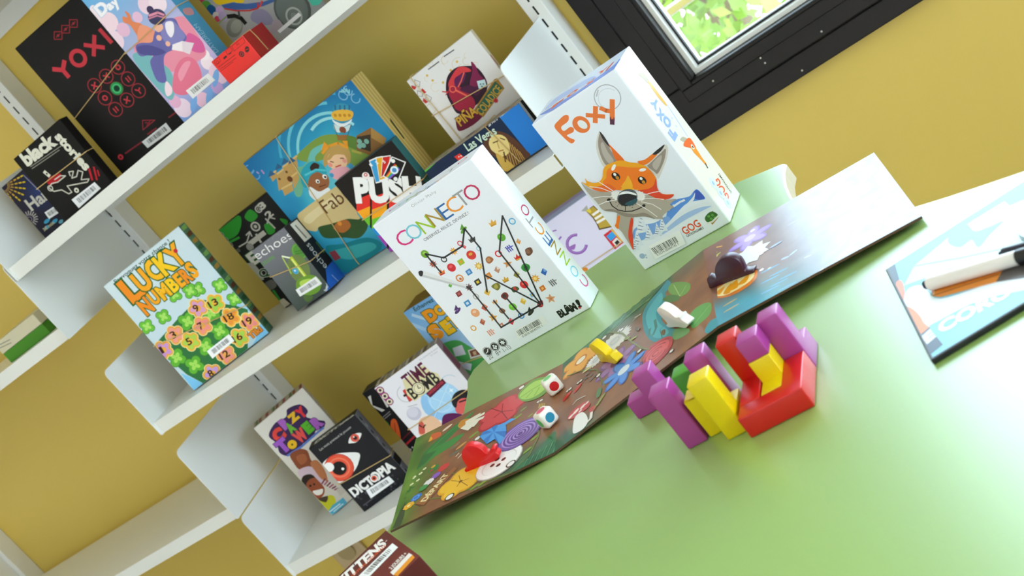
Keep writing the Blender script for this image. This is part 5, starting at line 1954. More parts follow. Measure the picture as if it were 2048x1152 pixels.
f.line([(1500, 655), (1530, 640)], 24, '#5a584e')
g.done('black and green box with arrows, behind the grey glowing box on the middle shelf')

# ---- grey glowing box
g = GBox(-1.3130, 1.7854, -.335, 1.02, 6.0, .0831, .1298, .0586, '#6a6b6f', '#55565a', '#1f1f22')
f = g.front.use('D')
f.grad(lambda a, c: hexmix('#46504a', '#77777f', c * 1.2))
for r in (30, 60, 90):
    f.ring((430, 570), r, 4, '#85858d', a0=20, a1=160)
f.text('echoes', (303, 706), (534, 560), 56, '#eceae8', -.005)
f.text("L'ECLIPSE", (338, 742), (416, 690), 20, '#5f9a44', .02)
f.circ((572, 648), 52, '#56913a').ring((572, 648), 44, 3, '#7fb45a')
f.line([(545, 650), (600, 640)], 5, '#3f7030').line([(550, 665), (598, 655)], 5, '#3f7030')
f.ell((570, 760), 70, 90, '#70824a', -.4)
f.line([(462, 680), (520, 692)], 10, '#e8efd0').line([(465, 690), (500, 750), (520, 790)], 8, '#b6cc5a').line([(520, 690), (612, 810)], 22, '#bcc83a').line([(525, 700), (610, 812)], 9, '#e2ec8a')
f.circ((548, 772), 22, '#6fae9a').ell((546, 775), 14, 17, '#3aa0e0').circ((544, 772), 6, '#dff2fa')
f.blob([(555, 840), (600, 810), (660, 800), (710, 840), (700, 900), (640, 930), (590, 920), (555, 890)], '#6f9a34')
f.blob([(575, 845), (620, 825), (660, 830), (640, 870), (590, 880)], '#b4d05a')
f.blob([(600, 930), (660, 935), (640, 970), (610, 965)], '#55703a')
f.poly([(740, 918), (752, 880), (805, 722), (830, 868)], '#2a66c0')
f.text('Ravensburger', (748, 908), (772, 815), 14, '#e6ecf6', .02)
f = g.right.use('D')
f.poly([(512, 478), (555, 444), (650, 555), (606, 590)], '#d8d5cb')
f.text('echoes', (752, 745), (632, 592), 34, '#dcdad8', -.005)
f.line([(548, 485), (615, 560)], 12, '#7a7872')
f.line([(680, 590), (730, 655)], 8, '#55813a')
f.poly([(740, 760), (800, 690), (960, 800), (880, 900), (760, 960)], '#2a62bc')
f.line([(780, 800), (830, 850)], 6, '#9ab4e0')
g.sticker('D', [(577, 938), (718, 855), (678, 808), (548, 895)], 27)
g.band('D', (392, 806), (690, 690))
g.done('small grey box with a glowing green instrument, standing on the middle shelf')

# ---- big blue fairy-tale box
g = GBox(-1.1501, 1.8381, -.335, -4.12, 1.0, .2766, .2565, .0426, '#2a7fb4', '#b79a52', '#b49a55')
f = g.front.use('B')


def sea(a, c):
    r = math.hypot(a - .5, c - .45)
    t = nz(a + .3 * c, c, 5, 3)
    return hexmix(hexmix_hex('#7fd0d8', '#35a5c6', r * 2 + t * .3), '#1c5a9c', max(0, r * 1.9 - .62 + (t - .5) * .5))


f.grad(sea, 36, 36)
# swirls
for p, r, a0, a1, c in (((640, 1000), 330, 60, 160, '#6cc6da'), ((640, 1000), 270, 40, 150, '#8ad6e0'), ((640, 1000), 390, 50, 150, '#4aaed0'), ((640, 960), 200, 20, 110, '#9fdfe6')):
    f.ring(p, r, 18, c, 60, a0, a1)
for p in ((690, 580), (660, 610), (740, 630)):
    f.ring(p, 28, 7, '#7fb6d8', 24, 60, 330)
for k in range(5):
    f.ell((675 + (k - 2) * 12, 575 - abs(k - 2) * -6), 5, 18, '#8fd0dc', (2 - k) * .4)
f.ring((60, 1085), 26, 7, '#6aa6d0', 24, 60, 330)
f.ring((100, 1120), 26, 7, '#6aa6d0', 24, 60, 330)
# island
f.blob([(360, 1010), (430, 930), (520, 870), (620, 860), (720, 880), (800, 940), (900, 960), (960, 900), (930, 980), (820, 1040), (700, 1060), (560, 1020), (460, 1040)], '#7f9a45')
f.blob([(440, 1000), (470, 950), (540, 920), (520, 960), (480, 1010), (500, 1100), (420, 1120)], '#6fbcb4')
f.blob([(640, 880), (720, 870), (800, 930), (760, 960), (680, 930)], '#5d7f38')
# balloon
f.ell((655, 725), 68, 62, '#3d96b4').blob([(588, 720), (655, 700), (722, 715), (712, 760), (655, 775), (598, 760)], '#eab544')
f.blob([(590, 765), (620, 780), (655, 790), (690, 780), (718, 762), (700, 790), (655, 812), (612, 795)], '#e9eef0')
for x in (610, 640, 670, 700):
    f.line([(x, 675), (x, 700)], 10, '#2b6a94')
    f.circ((x, 738), 10, '#c98a2a')
f.blob([(600, 795), (655, 815), (710, 795), (690, 840), (620, 845)], '#cfe4e6')
f.line([(600, 800), (625, 870)], 4, '#5a4a3a').line([(712, 795), (690, 865)], 4, '#5a4a3a')
f.circ((658, 832), 22, '#8a4a34').blob([(635, 850), (665, 850), (675, 875), (640, 875)], '#3f9ab0').poly([(620, 865), (690, 862), (680, 895), (628, 898)], '#9a6a34')
# open crate
f.poly([(745, 868), (838, 815), (935, 885), (925, 930), (835, 995), (745, 960)], '#8a6438')
f.poly([(750, 875), (835, 860), (838, 970), (752, 945)], '#3a3226').poly([(838, 815), (935, 885), (925, 930), (840, 880)], '#b08648')
for p in ((765, 905), (790, 930), (810, 905), (765, 935)):
    f.circ(p, 16, '#7fb0a0')
f.line([(720, 965), (775, 980)], 14, '#b4a84a')
# castle
f.use('D')
for x, y, w, h in ((445, 190, 44, 110), (490, 150, 46, 130), (530, 110, 44, 120), (400, 165, 34, 40), (540, 190, 40, 80), (490, 250, 60, 50)):
    f.poly([(x - w / 2, y - h / 2 + 18), (x + w / 2, y - h / 2 - 18), (x + w / 2 + 18, y + h / 2 - 18), (x - w / 2 + 18, y + h / 2 + 18)], '#c0995a')
    f.poly([(x - w / 2 - 6, y - h / 2 + 20), (x + w / 2 + 6, y - h / 2 - 20), (x + w / 2 + 8, y - h / 2 - 8), (x - w / 2 - 2, y - h / 2 + 30)], '#d8b878')
for p in ((395, 155), (440, 110), (482, 75), (525, 70)):
    f.poly([(p[0] - 24, p[1] + 22), (p[0] - 10, p[1] - 26), (p[0] + 26, p[1] - 2)], '#35648a')
f.circ((512, 185), 18, '#6a3f20').circ((445, 185), 8, '#6a4a28').circ((490, 140), 8, '#6a4a28')
f.line([(330, 130), (345, 150)], 10, '#b48ac0').line([(300, 140), (312, 150)], 8, '#c9a0c8').circ((330, 250), 8, '#c9a0c8').circ((425, 360), 8, '#c98ab8')
f.blob([(555, 120), (600, 100), (640, 60), (600, 180), (590, 280), (560, 300), (540, 260), (570, 180)], '#6fb090')
# girl
f.blob([(725, 60), (745, 10), (800, -40), (860, -40), (895, 10), (900, 60), (880, 90), (760, 90), (735, 110)], '#c09a58')
f.poly([(712, 5), (730, -55), (765, -20)], '#e89a2c').poly([(845, -60), (880, -60), (885, -5)], '#e89a2c')
f.line([(720, 20), (760, -25), (820, -45), (880, -15)], 16, '#eaa034')
f.ell((815, 70), 66, 60, '#f0c49c').blob([(750, 60), (780, 10), (840, -5), (880, 40), (860, 30), (800, 30), (770, 60)], '#c09a58')
f.circ((770, 95), 15, '#ea9a8a').circ((862, 68), 14, '#ea9a8a').line([(770, 72), (792, 78)], 6, '#5a3a24').line([(835, 52), (856, 52)], 6, '#5a3a24').line([(805, 108), (838, 96)], 8, '#c03a3a')
f.blob([(770, 130), (860, 105), (905, 140), (850, 190), (790, 180)], '#e8a9b4').circ((900, 100), 16, '#4a9ac8').circ((780, 160), 14, '#4a9ac8')
# boy
f.ell((690, 195), 78, 70, '#9a623c').blob([(580, 160), (600, 110), (650, 72), (710, 85), (745, 130), (740, 165), (690, 140), (640, 170), (620, 240), (590, 220)], '#2fa0b4')
f.blob([(640, 110), (665, 80), (700, 95), (690, 125), (655, 135)], '#3a2a24').line([(610, 160), (680, 125), (740, 130)], 12, '#58c4d0')
f.circ((735, 170), 15, '#f2f0ea').circ((738, 172), 8, '#2a1a12').circ((690, 200), 13, '#f2f0ea').circ((692, 202), 7, '#2a1a12').line([(700, 235), (740, 222)], 6, '#6a3520')
f.blob([(640, 235), (700, 265), (760, 240), (770, 290), (700, 330), (640, 290)], '#e8ecee')
# parchment and bottom
f.blob([(690, 480), (760, 470), (900, 420), (1010, 470), (960, 560), (850, 560), (730, 560)], '#38552f')
f.blob([(790, 500), (830, 450), (880, 450), (900, 490), (850, 530)], '#b06a34').circ((830, 470), 14, '#e0903a')
f.blob([(740, 620), (850, 600), (1000, 560), (1100, 600), (1050, 680), (880, 780), (800, 720)], '#1c7f8c')
f.blob([(760, 660), (880, 620), (1020, 590), (1060, 630), (900, 700)], '#3aa2a4')
f.blob([(560, 425), (600, 380), (680, 320), (780, 250), (860, 200), (960, 150), (1000, 240), (940, 380), (960, 440), (880, 440), (780, 470), (700, 490), (680, 520), (610, 500)], '#d6c08a')
f.blob([(600, 440), (680, 370), (800, 290), (820, 330), (700, 420), (640, 470)], '#e4d4a6')
f.text('Fabula', (748, 408), (985, 250), 92, '#6a4226', .0)
f.poly([(762, 655), (800, 640), (838, 690), (800, 710)], '#8a3a44')
f = g.right
f.grad(lambda a, c: hexmix('#a58a48', '#c9ae68', .5 + .5 * math.sin(a * 30)), 24, 2)
f.raw([(.012, .13), (.016, .13), (.02, .17), (.014, .165)], '#3a3a1c')
g.band('B', (240, 885), (700, 1590), 'v')
g.done('large blue storybook box with a castle and two children, standing on the middle shelf')

# ---- black box with cards and rainbow letters
g = GBox(-1.0686, 1.7904, -.335, 7.37, 1.4, .1257, .1450, .03, '#17120e', '#3a4a50', '#2f6a6c')
f = g.front.use('D')
bandc = ['#df3428', '#f0a21c', '#6ab82c', '#2a86cc', '#9a3fa8']
for x0, x1, d in ((938, 1024, 0), (1036, 1132, -14), (1146, 1246, -4), (1258, 1356, -18)):
    ys = [300, 378, 440, 500, 560, 660]
    for k, c in enumerate(bandc):
        f.poly([(x0, ys[k] + 18 + d), (x1, ys[k] - 18 + d), (x1, ys[k + 1] - 16 + d), (x0, ys[k + 1] + 20 + d)], c)
f.text('PUSH', (944, 330), (1362, 322), 106, '#eceae8', .06)
for q, c in (([(1018, 66), (1060, 48), (1108, 202), (1062, 214)], '#3a96cc'), ([(1060, 46), (1104, 38), (1130, 185), (1085, 200)], '#e0a624'), ([(1104, 40), (1158, 32), (1142, 135), (1092, 182)], '#c8261e')):
    cx_, cy_ = sum(p[0] for p in q) / 4, sum(p[1] for p in q) / 4
    f.poly(q, '#eceae8').poly([(cx_ + (p[0] - cx_) * .86, cy_ + (p[1] - cy_) * .9) for p in q], c)
f.poly([(1163, 40), (1255, 76), (1200, 217), (1106, 168)], '#eceae8').poly([(1168, 48), (1246, 80), (1196, 207), (1114, 165)], '#17120e')
for k, c in enumerate(('#d83a2c', '#e8b02c', '#5aae3c', '#3a86d0', '#8a4ab0')):
    f.line([(1128 + k * 5, 168 + k * 4), (1185 + k * 7, 90 + k * 8)], 8, c)
f.circ((1180, 128), 26, '#dfeaf2').circ((1180, 128), 15, '#4a8ac0')
f.circ((1172, 70), 13, '#eceae8').circ((1188, 185), 13, '#eceae8')
for t, p in (('1', (1030, 95)), ('2', (1068, 80)), ('5', (1115, 75))):
    f.letter(t, p, 14, 22, '#eceae8', .03)
f.circ((997, 165), 24, '#e8e0dc').circ((997, 158), 12, '#c83a4a').circ((997, 158), 6, '#f0e6e2')
g.band('D', (975, 446), (1352, 190))
g.done('black box with fanned cards and rainbow letters, in front of the blue storybook box')

# ---- white box with the red bird
g = GBox(-.8809, 1.8601, -.335, 16.83, 2.6, .1295, .1995, .036, '#d9d4cf', '#e6e2da', '#d6c6a8')
f = g.front.use('U5')
rnd = random.Random(4)
for k in range(26):
    p = (rnd.uniform(80, 700), rnd.uniform(120, 800))
    f.ring(p, rnd.uniform(18, 46), 3.5, rnd.choice(('#cdbd9a', '#d2c4a4', '#c8b48a')), 24, rnd.uniform(0, 180), rnd.uniform(200, 330))
for p in ((365, 362), (410, 300), (235, 435), (195, 400), (310, 450)):
    f.circ(p, 9, '#d0a84a')
f.line([(205, 355), (280, 300)], 8, '#5a5458').line([(318, 262), (388, 215)], 8, '#5a5458')
f.poly([(82, 470), (118, 480), (108, 502), (84, 492)], '#b8342c').poly([(160, 490), (190, 520), (175, 530), (152, 505)], '#b8342c').poly([(168, 560), (202, 590), (185, 602), (165, 585)], '#b8342c')
for q in ([(105, 430), (145, 445), (140, 480), (108, 470)], [(125, 510), (165, 520), (160, 552), (128, 545)], [(188, 535), (228, 560), (215, 590), (185, 570)]):
    f.line(q, 4, '#8a8480', True)
f.blob([(330, 480), (345, 400), (400, 345), (470, 330), (550, 340), (610, 410), (630, 480), (600, 560), (540, 620), (470, 670), (410, 670), (370, 610), (340, 550)], '#2e1524')
f.blob([(512, 300), (545, 330), (570, 390), (620, 440), (600, 480), (540, 500), (500, 520), (505, 440), (520, 370)], '#7a1f44')
f.blob([(400, 360), (440, 335), (490, 345), (510, 370), (440, 385), (420, 440), (390, 500), (360, 500), (350, 450)], '#c8383c')
f.blob([(350, 500), (380, 470), (430, 480), (500, 530), (540, 590), (530, 640), (460, 660), (400, 640), (380, 590), (355, 545)], '#9a2038')
f.blob([(395, 420), (470, 380), (460, 440), (430, 470), (400, 480)], '#5a1a4a').blob([(430, 500), (490, 470), (540, 480), (600, 470), (560, 540), (500, 530)], '#4a1838')
f.ring((380, 498), 22, 8, '#e2604c').line([(400, 505), (480, 545)], 12, '#e2604c').line([(460, 380), (440, 440), (420, 480)], 9, '#e06048').line([(305, 515), (345, 520)], 9, '#c03a3a').line([(330, 540), (345, 515)], 7, '#c03a3a')
f.poly([(553, 440), (610, 428), (625, 480), (568, 495)], '#bcd6da').circ((580, 462), 6, '#4a6a74').circ((600, 460), 6, '#4a6a74').circ((590, 478), 6, '#4a6a74')
f.blob([(405, 715), (440, 675), (500, 650), (560, 660), (600, 640), (690, 560), (660, 600), (600, 690), (520, 760), (430, 800), (405, 760)], '#6e1c34')
f.poly([(530, 650), (680, 425), (700, 420), (752, 490), (600, 700)], '#a87a2c').poly([(545, 645), (685, 440), (740, 492), (602, 680)], '#2f5f4c')
f.text('COLADICE', (588, 690), (738, 500), 46, '#c9a23a', .02)
f.text('PIÑA', (438, 765), (562, 672), 66, '#d2a23a', .03, ('#3a1018', .04))
f.star((690, 580), 22, '#b8283a', 8, .6)
f = g.right
f.raw([(.006, .05), (.022, .05), (.022, .085), (.006, .085)], '#a83a34')
f.raw([(.008, .13), (.02, .13), (.02, .15), (.008, .15)], '#b0605a')
g.band('U5', (235, 684), (755, 395))
g.band('U5', (90, 425), (402, 812), 'v')
g.done('white box with a red bird and gold banner, at the back of the middle shelf')

# ---- low navy and blue box with the statue face
g = GBox(-.8863, 1.7798, -.335, 1.43, 3.0, .1971, .0765, .055, '#1a2844', '#b5a998', '#dfe4ea')
f = g.front.use('U5')
f.poly([(695, 672), (830, 560), (1060, 700), (1160, 880), (940, 975)], '#2a7fd8')
f.line([(180, 1085), (330, 945), (560, 765), (700, 665)], 20, '#5fb03a')
f.text('Ravensburger', (722, 700), (862, 588), 25, '#e6eef8', .02)
f.text('26 745 3', (640, 768), (704, 718), 19, '#e6eaf0', .02)
f.blob([(600, 890), (640, 830), (690, 800), (760, 815), (830, 860), (900, 930), (938, 975), (870, 1030), (780, 1100), (730, 1060), (700, 1000), (650, 960)], '#5c3a28')
for k in range(8):
    f.line([(735 + k * 18, 835 + k * 16), (790 + k * 18, 1060 - k * 4)], 7, '#b98f4a')
f.blob([(640, 880), (665, 835), (720, 825), (765, 850), (790, 910), (780, 960), (730, 985), (690, 960), (655, 930)], '#e4cd86')
f.blob([(690, 960), (740, 985), (800, 1030), (820, 1060), (760, 1090), (720, 1040)], '#cfa850')
f.line([(670, 885), (705, 870)], 8, '#5a4020').line([(722, 850), (755, 862)], 8, '#5a4020').line([(700, 880), (715, 925)], 6, '#b0904a').line([(710, 945), (745, 935)], 7, '#a8663a').line([(748, 950), (760, 1020)], 10, '#5a4020')
f.text('Las Vegas', (492, 945), (700, 815), 60, '#cfe4d0', .02)
f.poly([(390, 985), (430, 960), (460, 985), (420, 1012)], '#d8352c').circ((424, 985), 5, '#f0e6e2').circ((440, 978), 5, '#f0e6e2')
f = g.top
rnd = random.Random(8)
for k in range(46):
    a, c = rnd.uniform(0, .195), rnd.uniform(.002, .05)
    f.raw([(a, c), (a + rnd.uniform(.006, .02), c), (a + rnd.uniform(.004, .02), c + rnd.uniform(.004, .012)), (a, c + .006)], rnd.choice(('#8a5a4a', '#d8cfc4', '#a88a54', '#b04038', '#6a8a5a', '#c9b9a8', '#5a5a6a')))
f = g.right
f.raw([(0, 0), (.055, 0), (.055, .0765), (0, .0765)], '#15171c')
f.raw([(.0, 0), (.008, 0), (.008, .0765), (0, .0765)], '#cfdcec')
g.band('U5', (594, 742), (880, 1030), 'v')
g.done('low navy and blue box with a golden statue face, on the middle shelf')

# ---- cream box with fat coloured letters (lowest shelf)
g = GBox(-1.5830, 1.8440, -.700, 33.5, 1.6, .1184, .2273, .0478, '#d9d3c8', '#b9ab98', '#c9c2b6')
f = g.front.use('F')
f.blob([(440, 740), (480, 660), (550, 620), (560, 570), (640, 540), (690, 580), (680, 620), (760, 640), (800, 650), (790, 690), (740, 710), (730, 750), (660, 790), (640, 830), (570, 870), (510, 850), (490, 790)], '#3a2450')
f.line([(560, 868), (650, 810), (740, 730), (790, 690)], 14, '#5a78c0')
for ch, c, w, h, cl in (('C', (503, 735), 80, 88, '#d8433a'), ('R', (543, 662), 62, 76, '#a860b8'), ('A', (580, 690), 50, 78, '#6aae34'), ('Z', (598, 622), 74, 60, '#e2b22a'), ('Y', (648, 592), 60, 72, '#d8333c'),
                        ('T', (530, 805), 80, 96, '#9a58bc'), ('W', (642, 740), 82, 84, '#e0504a'), ('E', (690, 688), 54, 80, '#5aae2c'), ('R', (748, 655), 66, 80, '#a860b8')):
    f.letter(ch, c, w, h, cl, .09, 0, ('#2c1c3a', .03))
f.circ((590, 797), 34, '#2c1c3a').circ((590, 797), 30, '#e4b422').circ((590, 797), 7, '#6a4a14')
f.use('H')
f.blob([(320, 375), (380, 340), (430, 350), (450, 400), (470, 440), (440, 470), (380, 470), (345, 430)], '#8a4a2c')
f.blob([(360, 390), (410, 370), (430, 410), (390, 440)], '#a8603c')
f.blob([(370, 480), (440, 450), (510, 480), (540, 560), (500, 560), (430, 520), (390, 520)], '#d8c0d0')
f.blob([(450, 430), (490, 410), (540, 470), (560, 540), (520, 530), (480, 480)], '#c07a50')
f.blob([(395, 545), (410, 510), (460, 505), (500, 540), (540, 590), (530, 640), (480, 660), (430, 620), (400, 585)], '#9a4f30')
f.blob([(395, 550), (405, 512), (450, 500), (480, 520), (450, 530), (425, 560), (425, 600)], '#2a1f18')
f.blob([(465, 610), (500, 600), (530, 595), (525, 625), (490, 635)], '#f0ece6')
f.circ((450, 575), 8, '#2a1a12').circ((475, 565), 7, '#2a1a12')
f.blob([(490, 680), (550, 640), (600, 640), (610, 690), (570, 760), (520, 740)], '#c9c82a').blob([(500, 660), (560, 640), (550, 680)], '#4a3a2a')
for k in range(6):
    f.line([(525 + k * 16, 560 + k * 8), (545 + k * 17, 530 + k * 12)], 10, ('#7a3a4a', '#a8506a')[k % 2])
f.poly([(560, 745), (590, 700), (660, 650), (700, 700), (590, 760)], '#5ab4d4').line([(575, 740), (640, 690)], 8, '#d8ecf2').line([(600, 740), (660, 690)], 6, '#d8ecf2')
f.poly([(615, 600), (650, 570), (680, 610), (640, 640)], '#cfc8bc')
f = g.top
for k in range(14):
    a = .004 + k * .0082
    f.raw([(a, .003), (a + .007, .004), (a + .006, .044), (a + .001, .04)], ('#5a7a3a', '#8a4a34', '#cdbf9c', '#a03a34', '#c9b9a4')[k % 5])
g.done('tall cream box with fat coloured letters, at the left end of the lowest shelf')

# ---- black box with the eyes
g = GBox(-1.4635, 1.7682, -.700, 17.76, 1.2, .1096, .1570, .0311, '#16161a', '#1e201a', '#7f7f86')
f = g.front.use('H')
f.text('Les mots prennent le pouvoir', (515, 352), (716, 202), 17, '#d8d6d2', -.01)
f.blob([(694, 300), (705, 262), (740, 240), (776, 238), (768, 270), (745, 295), (715, 302)], '#eceae8')
f.circ((735, 268), 27, '#d85a4a').circ((737, 268), 13, '#2a1614').circ((728, 262), 5, '#f0e8e4')
f.blob([(527, 440), (560, 400), (610, 372), (680, 362), (762, 366), (760, 420), (735, 475), (690, 525), (630, 560), (600, 540), (560, 490)], '#eceae8')
f.circ((635, 458), 92, '#b8382c').circ((636, 458), 86, '#e2553c').ring((636, 458), 62, 10, '#ea7a5c').circ((636, 462), 46, '#17100f')
f.circ((570, 455), 31, '#f4f2f0').circ((658, 466), 9, '#f4f2f0')
f.text('DICTOPIA', (735, 645), (992, 462), 58, '#eceae8', .05)
f.circ((858, 528), 27, '#16161a').circ((858, 528), 25, '#eceae8').circ((858, 526), 17, '#d8553c').circ((858, 526), 8, '#17100f')
rnd = random.Random(2)
for k in range(60):
    p = (rnd.uniform(720, 1060), rnd.uniform(470, 720))
    if (p[0] - 740) * .7 + (p[1] - 700) > -60:
        f.circ(p, rnd.uniform(5, 10), rnd.choice(('#3a3a40', '#2c2c32', '#47474e')), 8)
f.line([(790, 700), (850, 655)], 8, '#4a4a52')
f = g.top.use('H')
f.text('DICTOPIA', (478, 308), (726, 132), 20, '#d8d6d0', .05)
f = g.right
for k in range(9):
    f.raw([(.006, .01 + k * .016), (.012, .01 + k * .016), (.012, .018 + k * .016), (.006, .018 + k * .016)], ('#1c1c20', '#a9a9b0')[k % 2])
f.raw([(.0, .03), (.03, .03), (.03, .05), (0, .05)], '#1c1c20')
g.sticker('H', [(838, 655), (988, 548), (952, 512), (805, 602)], 29)
g.band('H', (632, 562), (955, 380))
g.done('black box with a large red-ringed eye, standing on the lowest shelf')

# ---- black box with a big K
g = GBox(-1.3479, 1.8450, -.700, 3.88, 1.2, .1301, .1671, .0315, '#18171a', '#7a6a56')
f = g.front.use('F')
f.letter('K', (1112, 545), 70, 130, '#dcdad6', .03)
f.letter('A', (1180, 495), 60, 130, '#dcdad6', .03)
f.line([(1150, 640), (1215, 585)], 5, '#8a8888').line([(1160, 650), (1220, 600)], 5, '#8a8888')
f.blob([(1180, 690), (1190, 650), (1210, 670), (1215, 720), (1200, 730)], '#2f8f3a')
f.blob([(1220, 700), (1225, 640), (1255, 640), (1280, 720), (1285, 790), (1260, 820), (1240, 760)], '#d8602a')
f.line([(1245, 660), (1262, 800)], 4, '#8a2a1a')
f.blob([(1230, 770), (1270, 810), (1290, 850), (1250, 840)], '#2a3a8a')
f.line([(1310, 805), (1372, 745)], 12, '#b82a34').line([(1290, 770), (1360, 700)], 8, '#6a1a24')
f.circ((1345, 830), 8, '#c9c7c4').circ((1360, 815), 6, '#c9c7c4')
f = g.top
for k in range(12):
    f.raw([(.03 + k * .008, .002), (.037 + k * .008, .002), (.037 + k * .008, .03), (.03 + k * .008, .028)], ('#5a4a34', '#c9bfa4', '#8a7a4a', '#3a2f24')[k % 4])
f.raw([(0, 0), (.03, 0), (.03, .031), (0, .031)], '#2f2e28')
g.done('black box with a big white K and coloured feathers, behind the white clock-title box')

# ---- white box with clock title
g = GBox(-1.2631, 1.7884, -.700, 15.91, 1.2, .1394, .1841, .0338, '#e2dfe4', '#8a7a66', '#9a7a78')
f = g.front.use('F')
f.text('A la recherche du secret', (1408, 262), (1525, 180), 11, '#8a888c', -.01)
f.text('un cran', (1478, 232), (1522, 205), 10, '#8a888c', -.01)
f.circ((1545, 520), 128, '#8fbfe6').circ((1560, 500), 100, '#a9d2f0').ring((1545, 520), 70, 3, '#cfe6f6').line([(1440, 480), (1640, 560)], 3, '#cfe6f6').line([(1500, 620), (1590, 410)], 3, '#cfe6f6')
f.ring((1320, 470), 56, 4, '#b4b2b6', 30, 90, 250).ring((1600, 410), 60, 4, '#a9c9d8', 30, 20, 200)
f.poly([(1296, 452), (1335, 425), (1372, 505), (1340, 525)], '#c83a34').poly([(1300, 480), (1350, 455), (1356, 468), (1306, 494)], '#3a1a18')
f.poly([(1296, 388), (1430, 286), (1476, 330), (1520, 340), (1548, 385), (1510, 420), (1372, 520), (1326, 480)], '#d9cfa4')
f.text('TIME', (1345, 438), (1476, 340), 92, '#5a1f3a', .02)
f.text('BOMB', (1372, 508), (1540, 388), 78, '#2a2420', .02)
f.circ((1398, 438), 42, '#2a2420').circ((1398, 438), 37, '#e6ddb8').ring((1398, 438), 28, 3, '#8a8468').line([(1398, 438), (1392, 418)], 5, '#2a2420').line([(1398, 438), (1412, 432)], 5, '#2a2420')
f.poly([(1446, 470), (1552, 374), (1576, 402), (1474, 498)], '#4f1730').text('UNDERCOVER', (1468, 482), (1562, 400), 16, '#c8404a', .02)
f.circ((1370, 598), 46, '#c2bfce').circ((1362, 590), 34, '#d0cdd9').line([(1330, 555), (1390, 540)], 3, '#8a8890')
f.blob([(1398, 700), (1405, 640), (1450, 615), (1500, 620), (1550, 670), (1560, 720), (1480, 740), (1410, 740)], '#e4b896')
f.blob([(1398, 700), (1405, 650), (1430, 660), (1440, 720), (1410, 730)], '#c8584a').line([(1402, 672), (1420, 684)], 8, '#2a1a18').line([(1428, 690), (1442, 670)], 8, '#2a1a18')
f.blob([(1548, 660), (1560, 610), (1620, 595), (1690, 610), (1710, 660), (1640, 700), (1560, 700)], '#5c1a50')
f.blob([(1612, 510), (1640, 465), (1700, 450), (1760, 480), (1740, 560), (1690, 600), (1640, 590), (1630, 540)], '#d8605c')
f.blob([(1610, 510), (1635, 465), (1690, 445), (1750, 470), (1740, 500), (1680, 500), (1650, 520), (1640, 560), (1620, 550)], '#1c191c')
f.line([(1660, 525), (1720, 505)], 10, '#1c191c')
f.poly([(1118, 448), (1150, 425), (1240, 520), (1212, 545)], '#8a2f6c')
for p in ((1153, 450), (1183, 487), (1213, 522)):
    f.circ(p, 25, '#8a2f6c').circ(p, 18, '#e2d9bc').star(p, 13, '#3a2030', 5, .6)
f.star((1608, 450), 20, '#eef4f8', 4, .3)
f = g.top
for k in range(17):
    f.raw([(.002 + k * .0082, .004), (.009 + k * .0082, .003), (.0085 + k * .0082, .033), (.003 + k * .0082, .03)], ('#c9c2b0', '#6a5a48', '#b0a078', '#8f8f94')[k % 4])
f = g.right
f.raw([(.004, .12), (.03, .12), (.03, .17), (.004, .165)], '#7a3a4a')
f.raw([(.004, .02), (.03, .02), (.03, .09), (.004, .09)], '#5a5a3a')
g.band('F', (1345, 690), (1712, 440))
g.done('white box with a clock in its title and a globe, standing on the lowest shelf')

# ---- blue and green box behind
g = GBox(-1.1230, 1.8595, -.700, -2.07, 1.4, .25, .2461, .0643, '#7fb4e4', '#9a7a34', '#5a9ac0')
f = g.front.use('N2')
f.grad(lambda a, c: hexmix('#2f8a44', '#57ae5c', c * 2) if c < .42 else hexmix('#b4d2ee', '#74aee2', (c - .42) * 1.7))
f.line([(220, 700), (420, 780)], 30, '#a9cdec').line([(260, 640), (520, 720)], 24, '#bcd8f0')
f.blob([(480, 880), (600, 840), (700, 880), (860, 1000), (800, 1100), (560, 1010), (470, 930)], '#4fa458')
f.text('Échangez', (282, 612), (432, 528), 32, '#2c4a3a', .02)
OD = ['#f09a22', '#f2ae22', '#f4c022', '#eeb01e']
for ch, c, w, h, k in (('D', (405, 640), 100, 112, 0), ('O', (478, 600), 84, 96, 1), ('M', (560, 545), 90, 100, 1), ('S', (445, 775), 96, 140, 0), ('E', (540, 735), 74, 128, 2), ('T', (590, 690), 74, 120, 3)):
    f.letter(ch, c, w, h, OD[k], .08, 0, ('#2a5a24', .045))
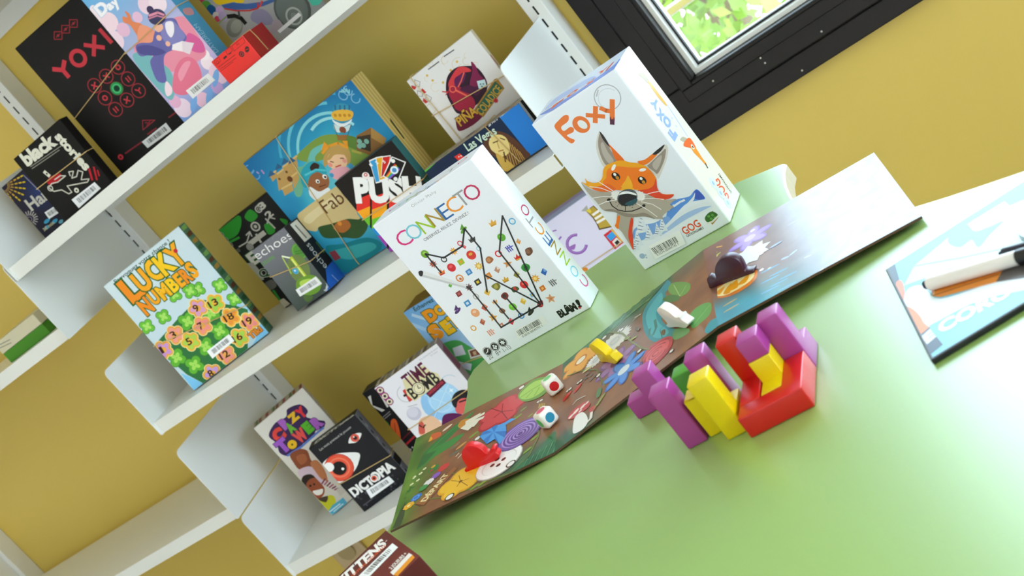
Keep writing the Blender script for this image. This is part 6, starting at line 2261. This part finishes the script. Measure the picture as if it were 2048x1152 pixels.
for q, c in (([(580, 905), (655, 878), (688, 955), (602, 972)], '#d8d8e4'), ([(620, 1010), (735, 1030), (725, 1085), (650, 1060)], '#d4d4e4'), ([(702, 922), (770, 900), (830, 960), (725, 992)], '#dad4d0')):
    f.poly(q, c)
f.poly([(715, 928), (765, 912), (805, 955), (732, 975)], '#7a4a34').poly([(740, 935), (765, 925), (775, 955), (750, 962)], '#c8a888')
f.use('N2')
g.band('N2', (630, 1030), (760, 985))
g.done('blue and green box with orange outlined letters, behind the white clock-title box')

# ---- lilac box with the purple euro sign
g = GBox(-.8940, 1.8014, -.700, 10.70, 1.6, .2500, .2575, .055, '#dad5e8', '#c2cbec', '#b8b4d0')
f = g.front.use('U6')
f.ring((385, 775), 98, 30, '#8a5aa8', 40, 50, 320).ring((383, 771), 98, 10, '#a87cc4', 40, 55, 315)
f.blob([(300, 810), (370, 775), (360, 830), (320, 830)], '#9a6ab4')
f.line([(135, 640), (170, 630)], 14, '#8f68b0').line([(200, 725), (220, 700)], 18, '#8f68b0')
f.poly([(430, 432), (490, 368), (505, 410), (480, 432)], '#a8a4a0')
f.poly([(480, 430), (560, 370), (790, 590), (620, 628), (590, 560), (550, 500)], '#5a4a24').poly([(488, 432), (558, 380), (770, 580), (626, 612), (600, 552), (560, 495)], '#b89a3c')
f.poly([(480, 428), (520, 400), (540, 440), (520, 450)], '#e0c84a')
for a in ((555, 470, 640, 410), (580, 510, 660, 460), (600, 550, 690, 500)):
    f.line([(a[0], a[1]), (a[2], a[3])], 26, '#efeae2')
f.poly([(665, 680), (755, 612), (875, 760), (785, 832)], '#cc2a30').poly([(695, 695), (755, 640), (800, 690), (740, 745)], '#3a9ae0').poly([(755, 752), (800, 705), (855, 755), (800, 810)], '#e2ddd4').poly([(780, 760), (810, 730), (835, 755), (805, 785)], '#2a2420')
f.poly([(755, 615), (860, 740), (850, 750), (740, 625)], '#e0b23a')
f.blob([(445, 1030), (490, 1020), (500, 1055), (450, 1060)], '#d8862a')
f = g.top
f.raw([(.005, .03), (.265, .03), (.265, .052), (.005, .052)], '#b9a9d4')
g.band('U6', (440, 1022), (785, 795))
g.done('lilac box with a large purple euro sign, at the right end of the lowest shelf')
